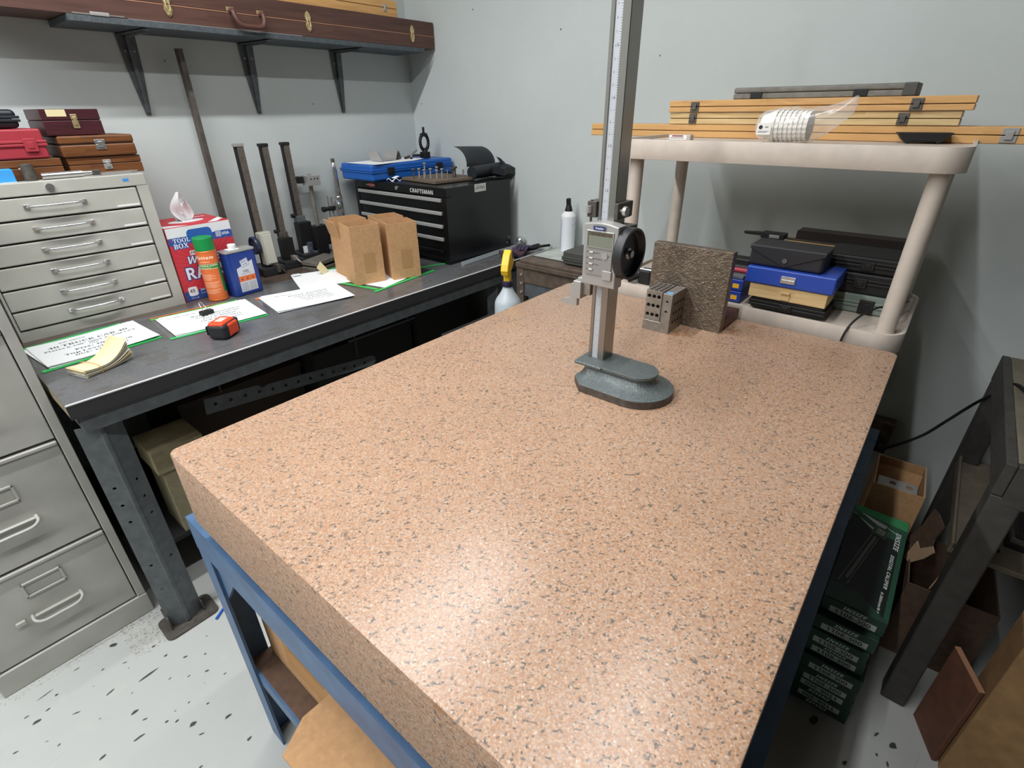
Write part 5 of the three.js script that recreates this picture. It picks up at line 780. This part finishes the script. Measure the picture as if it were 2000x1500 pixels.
  const p = thing('label_box', 'small clear pack with red and white label on the shelf', 'pack', [1.57, y, -0.665], 0.1); part('box', rb(-0.015, 0.015, 0, 0.016, -0.032, 0.032, 0.003), mat(0xb9b0a4, 0.4), p); part('label', mv(face(0.05, 0.012, '-x'), -0.0156, 0.009, -0.004), tmat(canvasTex(64, 16, x => { x.fillStyle = '#e8e4e0'; x.fillRect(0, 0, 64, 16); x.fillStyle = '#8c4a4c'; x.fillRect(10, 1, 40, 5); x.fillStyle = '#555'; x.fillRect(4, 9, 50, 2); }), 0.6), p);
  const q = thing('steel_shim', 'thin dark steel shim beside the small label pack', 'shim', [1.52, y, -0.72], 0.2); part('blade', rb(-0.01, 0.01, 0, 0.004, -0.03, 0.03, 0.001), M.steelDark, q); part('tab', bx(-0.004, 0.012, 0.004, 0.006, -0.05, -0.01), M.steel, q);
}
// ---------------------------------------------------------------- boxes on the floor right of the plate
{
  const gm = mat(0x1e3a2c, 0.5), gl = mat(0x3b8a58, 0.5);
  const endTex = canvasTex(256, 96, (x) => { x.fillStyle = '#1f3b2d'; x.fillRect(0, 0, 256, 96); x.fillStyle = '#c3d2c8'; x.textAlign = 'center'; x.font = 'italic bold 31px sans-serif'; x.fillText('◂INSIZE▸', 132, 36); x.fillStyle = '#a9ada8'; x.fillRect(34, 46, 196, 42); x.fillStyle = '#33363a'; x.font = 'bold 37px sans-serif'; x.fillText('1108-300', 132, 81); });
  const topTex = canvasTex(512, 1024, (x) => {   // printed lid: far end at the top
    x.fillStyle = '#14211c'; x.fillRect(0, 0, 512, 1024); x.fillStyle = '#3a9460'; x.fillRect(0, 0, 512, 120); x.fillStyle = '#2b5741'; x.beginPath(); x.moveTo(0, 80); x.lineTo(260, 250); x.lineTo(512, 250); x.lineTo(512, 110); x.lineTo(0, 60); x.fill(); x.fillRect(470, 200, 42, 824);
    x.strokeStyle = '#9aa29e'; x.lineCap = 'butt'; const L = (w, c, ...p) => { x.lineWidth = w; x.strokeStyle = c; x.beginPath(); x.moveTo(p[0], p[1]); for (let i = 2; i < p.length; i += 2) x.lineTo(p[i], p[i + 1]); x.stroke(); };
    L(26, '#8d9590', 255, 290, 120, 800); L(5, '#b2b8b4', 220, 270, 62, 850); L(5, '#b2b8b4', 282, 300, 140, 850);
    x.fillStyle = '#cfd6d2'; x.beginPath(); x.moveTo(60, 70); x.lineTo(330, 130); x.lineTo(320, 170); x.lineTo(250, 160); x.fill(); x.beginPath(); x.moveTo(50, 130); x.lineTo(230, 205); x.lineTo(215, 230); x.fill(); L(7, '#cfd6d2', 320, 140, 430, 180);
    x.save(); x.translate(285, 225); x.rotate(0.25); x.fillStyle = '#48695a'; x.fillRect(-70, -50, 140, 100); x.fillStyle = '#b9bda8'; x.fillRect(-34, -34, 74, 56); x.fillStyle = '#33362c'; x.font = 'bold 26px sans-serif'; x.fillText('0.00', -26, 4); x.restore();
    x.save(); x.translate(440, 150); x.rotate(PI / 2); x.fillStyle = '#e9ede9'; x.font = 'italic bold 62px sans-serif'; x.fillText('◂INSIZE▸', -20, 18); x.font = 'italic bold 42px sans-serif'; x.fillText('DIGITAL CALIPER', 260, 22); x.font = 'italic bold 30px sans-serif'; x.fillText('0-300mm/0-12"', 640, 30); x.restore();
    x.fillStyle = '#25483a'; x.beginPath(); x.moveTo(0, 880); x.lineTo(240, 880); x.lineTo(512, 1024); x.lineTo(0, 1024); x.fill();
  });
  const etm = tmat(endTex, 0.5), H = 0.0465, labs = ['lowest', 'second', 'third', 'fourth', 'fifth', 'sixth', 'seventh', 'top'];
  const ups = [1, 1, 0, 0, 0, 0, 0, 0];
  for (let i = 0; i < 8; i++) {
    const o = i ? rr(-0.01, 0.01) : 0, tx = 1.365 + o + (i === 7 ? 0.02 : 0), tz = 0.104 + rr(-0.005, 0.005) - i * 0.001, top = i === 7;
    const t = thing('caliper_box', top ? 'topmost green caliper box with its printed lid showing' : 'green caliper box in the floor stack, ' + labs[i] + ' from the floor', 'box', [tx, i * (H + 0.0003), tz], rr(-0.02, 0.02), 'green caliper boxes stacked on the floor');
    part('carton', rb(-0.215, 0.215, 0, H, -0.068, 0.068, 0.002), gm, t);
    const ef = face(0.13, H - 0.003, '-x'); if (ups[i]) ef.rotateX(PI); part('end_print', mv(ef, -0.2156, H / 2, 0), etm, t);
    if (top) { const tf = face(0.134, 0.428, '+y'); tf.rotateY(-PI / 2); part('lid_print', mv(tf, 0, H + 0.0006, 0), tmat(topTex, 0.45), t); }
  }
  const c = thing('tall_carton', 'tall open cardboard carton with metal brackets behind the green boxes', 'carton', [1.74, 0, 0.115], 0.05), T = 0.004, hx = 0.09, hz = 0.064, h = 0.44;
  part('walls', openBox(2 * hx, 2 * hz, h, T), M.kraft, c); part('inner_flap', mv(bx(-0.002, 0.002, -0.08, 0, -hz + 0.006, hz - 0.006), 0.05, h - 0.01, 0, 0, 0, -0.35), M.kraft, c);
  part('corner_edge', [bx(-hx, hx, h, h + 0.002, -hz, -hz + T), bx(-hx, hx, h, h + 0.002, hz - T, hz)], mat(0xc9a887, 0.9), c);
  const pb = thing('steel_bracket', 'bright steel bracket with a slot inside the tall carton', 'bracket', [1.7, 0.0045, 0.115], 0.05); part('plate', mv(ext([[-0.022, -0.05], [0.022, -0.05], [0.022, 0.05], [-0.022, 0.05]], 0.003, 0, [[0.002, 0.012, 0.009], [0.002, -0.004, 0.009].map((v, i) => i === 1 ? -0.03 : v)]), 0, 0.418, 0, -PI / 2, 0, 0.15), M.silver, pb); part('web', bx(-0.002, 0.002, 0, 0.417, -0.045, 0.045), M.silver, pb);
}
// ---------------------------------------------------------------- dark steel table and clutter at the right
{
  const t = thing('steel_table', 'dark steel machine table with tubular legs at the right', 'table', [1.63, 0, 0.6]);
  const zl = 0.237, zr = 0.95, xf = 1.3, xb = 1.95, lg = tmat(mottle(0x44413d, 0.16, 14, 0.3, 101), 0.6, 0.2), tn = tmat(mottle(0x6f6657, 0.14, 12, 0.4, 102), 0.6);
  wpart('top', rb(xf + 0.02, xb + 0.02, 0.775, 0.8, zl + 0.02, zr, 0.004), tn, t); wpart('top_flange', rb(xf, xb + 0.02, 0.72, 0.8, zl, zl + 0.02, 0.003), lg, t); wpart('front_rail', rb(xf, xf + 0.02, 0.7, 0.8, zl + 0.0205, zr, 0.003), lg, t);
  for (const x of [xf, xb - 0.04]) for (const z of [zl + 0.001, zr - 0.06]) wpart('leg', rb(x + 0.0006, x + 0.06, 0, 0.719, z, z + 0.056, 0.005), lg, t);
  const sh = wpart('shelf', [rb(1.44, xb, 0.44, 0.455, zl + 0.012, zr, 0.003), rb(1.44, xb, 0.44, 0.475, zl + 0.006, zl + 0.014, 0.003)], tn, t); for (const x of [1.5, 1.56, 1.58]) wpart('bolt', cyl(0.006, 0.006, 0.004, x, 0.455, zl + 0.1, 'y', 10), M.dark, sh);
  const m = thing('motor', 'round dark motor housing standing on the steel table', 'motor', [1.5, 0.8, 0.33]); part('housing', [lathe([[0, 0], [0.05, 0], [0.055, 0.005], [0.055, 0.06], [0.05, 0.066], [0, 0.066]])], M.dark, m); part('cap', lathe([[0, 0.066], [0.02, 0.066], [0.02, 0.075], [0, 0.075]]), M.black, m);
  single('power_cable', 'black power cable drooping from the wall outlet to the steel table', 'cable', tube([[1.93, 0.40, 0.05], [1.94, 0.49, 0.138], [1.945, 0.56, 0.18], [1.94, 0.64, 0.222], [1.86, 0.72, 0.245], [1.75, 0.802, 0.262], [1.62, 0.806, 0.3], [1.56, 0.806, 0.33]], 0.0045, 60), M.black);
  const ol = thing('outlet_box', 'dark wall outlet box with a plug low on the wall', 'outlet', [2.045, 0.34, 0.02]); part('box', rb(-0.03, 0.024, 0, 0.12, -0.04, 0.045, 0.004), M.brownSteel, ol); part('plug', [rb(-0.075, -0.03, 0.04, 0.07, -0.015, 0.02, 0.006), rb(-0.11, -0.07, 0.05, 0.065, 0.0, 0.025, 0.004)], M.black, ol);
  const cm = thing('power_strip', 'black power strip fixed to the wall beside the plate', 'power strip', [2.055, 0.56, -0.06]); part('body', rb(-0.02, 0.014, 0, 0.12, -0.06, 0.05, 0.008), M.black, cm); part('switch', rb(-0.024, -0.02, 0.06, 0.08, -0.02, 0.0, 0.001), M.steelDark, cm);
  // things on and under the table
  const d = thing('bar_stack', 'stack of black steel bars on the steel table shelf', 'bars', [1.56, 0.4552, 0.42]); for (let i = 0; i < 3; i++) part('bar', rb(-0.03 - i * 0.004, 0.1, i * 0.021, i * 0.021 + 0.017, -0.07 + i * 0.004, 0.2, 0.002), i % 2 ? M.steelDark : M.black, d);
  const wb = thing('small_wood_box', 'small orange brown wooden box on the stacked bars', 'box', [1.6, 0.5183, 0.44]); part('body', rb(-0.05, 0.05, 0, 0.05, -0.06, 0.08, 0.003), M.teak, wb); part('lid', rb(-0.052, 0.052, 0.0505, 0.062, -0.062, 0.082, 0.002), M.paleWood, wb);
  const tc = thing('torn_carton', 'torn brown carton with ragged flaps behind the table leg', 'carton', [1.6, 0, 0.3], 0.06);
  part('body', openBox(0.24, 0.2, 0.27, 0.004), M.kraftBrown, tc);
  const rag = ext([[-0.08, 0], [-0.085, 0.05], [-0.07, 0.09], [-0.075, 0.14], [-0.03, 0.15], [-0.005, 0.145], [0.0, 0.08], [0.02, 0.02], [0.02, 0]], 0.004); part('ragged_flap', mv(rag, 0.06, 0.27, -0.1, 0.1, 0.35, 0), M.kraftBrown, tc);
  part('torn_edge', [mv(ext([[0, 0], [-0.03, 0.05], [-0.045, 0.09], [-0.03, 0.1], [0.0, 0.06], [0.02, 0.07], [0.025, 0]], 0.003), -0.02, 0.26, -0.098, 0.15, 0.5), mv(ext([[0, 0], [0.005, 0.06], [0.045, 0.05], [0.05, 0]], 0.003), -0.1, 0.262, -0.05, 0.1, -0.6)], mat(0xb89a78, 0.95), tc);
  const pn = thing('red_board', 'reddish brown board standing between the table leg and big carton', 'board', [1.247, 0, 0.344], Math.atan2(0.048, 0.107)); part('panel', rb(-0.058, 0.058, 0, 0.285, -0.006, 0.006, 0.002), tmat(mottle(0x6e4836, 0.15, 10, 0.3, 103), 0.75), pn); part('edge', bx(-0.058, 0.058, 0.285, 0.287, -0.006, 0.006), mat(0xa87c5e, 0.9), pn);
  const bc = thing('big_carton', 'large tan cardboard carton standing at the front of the steel table', 'carton', [1.235, 0, 0.62]); part('body', rb(-0.055, 0.055, 0, 0.66, -0.245, 0.3, 0.004), tmat(mottle(0x9c7850, 0.12, 16, 0.4, 104), 0.85), bc); part('seam_tape', bx(-0.0558, -0.0552, 0, 0.66, 0.0, 0.05), mat(0x8a673f, 0.5), bc);
}
single('blue_pen', 'thin bright blue pen lying by the bench foot plate', 'pen', mv(cyl(0.004, 0.0035, 0.07, 0, 0, 0, 'x', 12), 0.235, 0.0045, -1.455, 0, 0.6), mat(0x2a62c8, 0.4));
renderer.render(scene, camera);
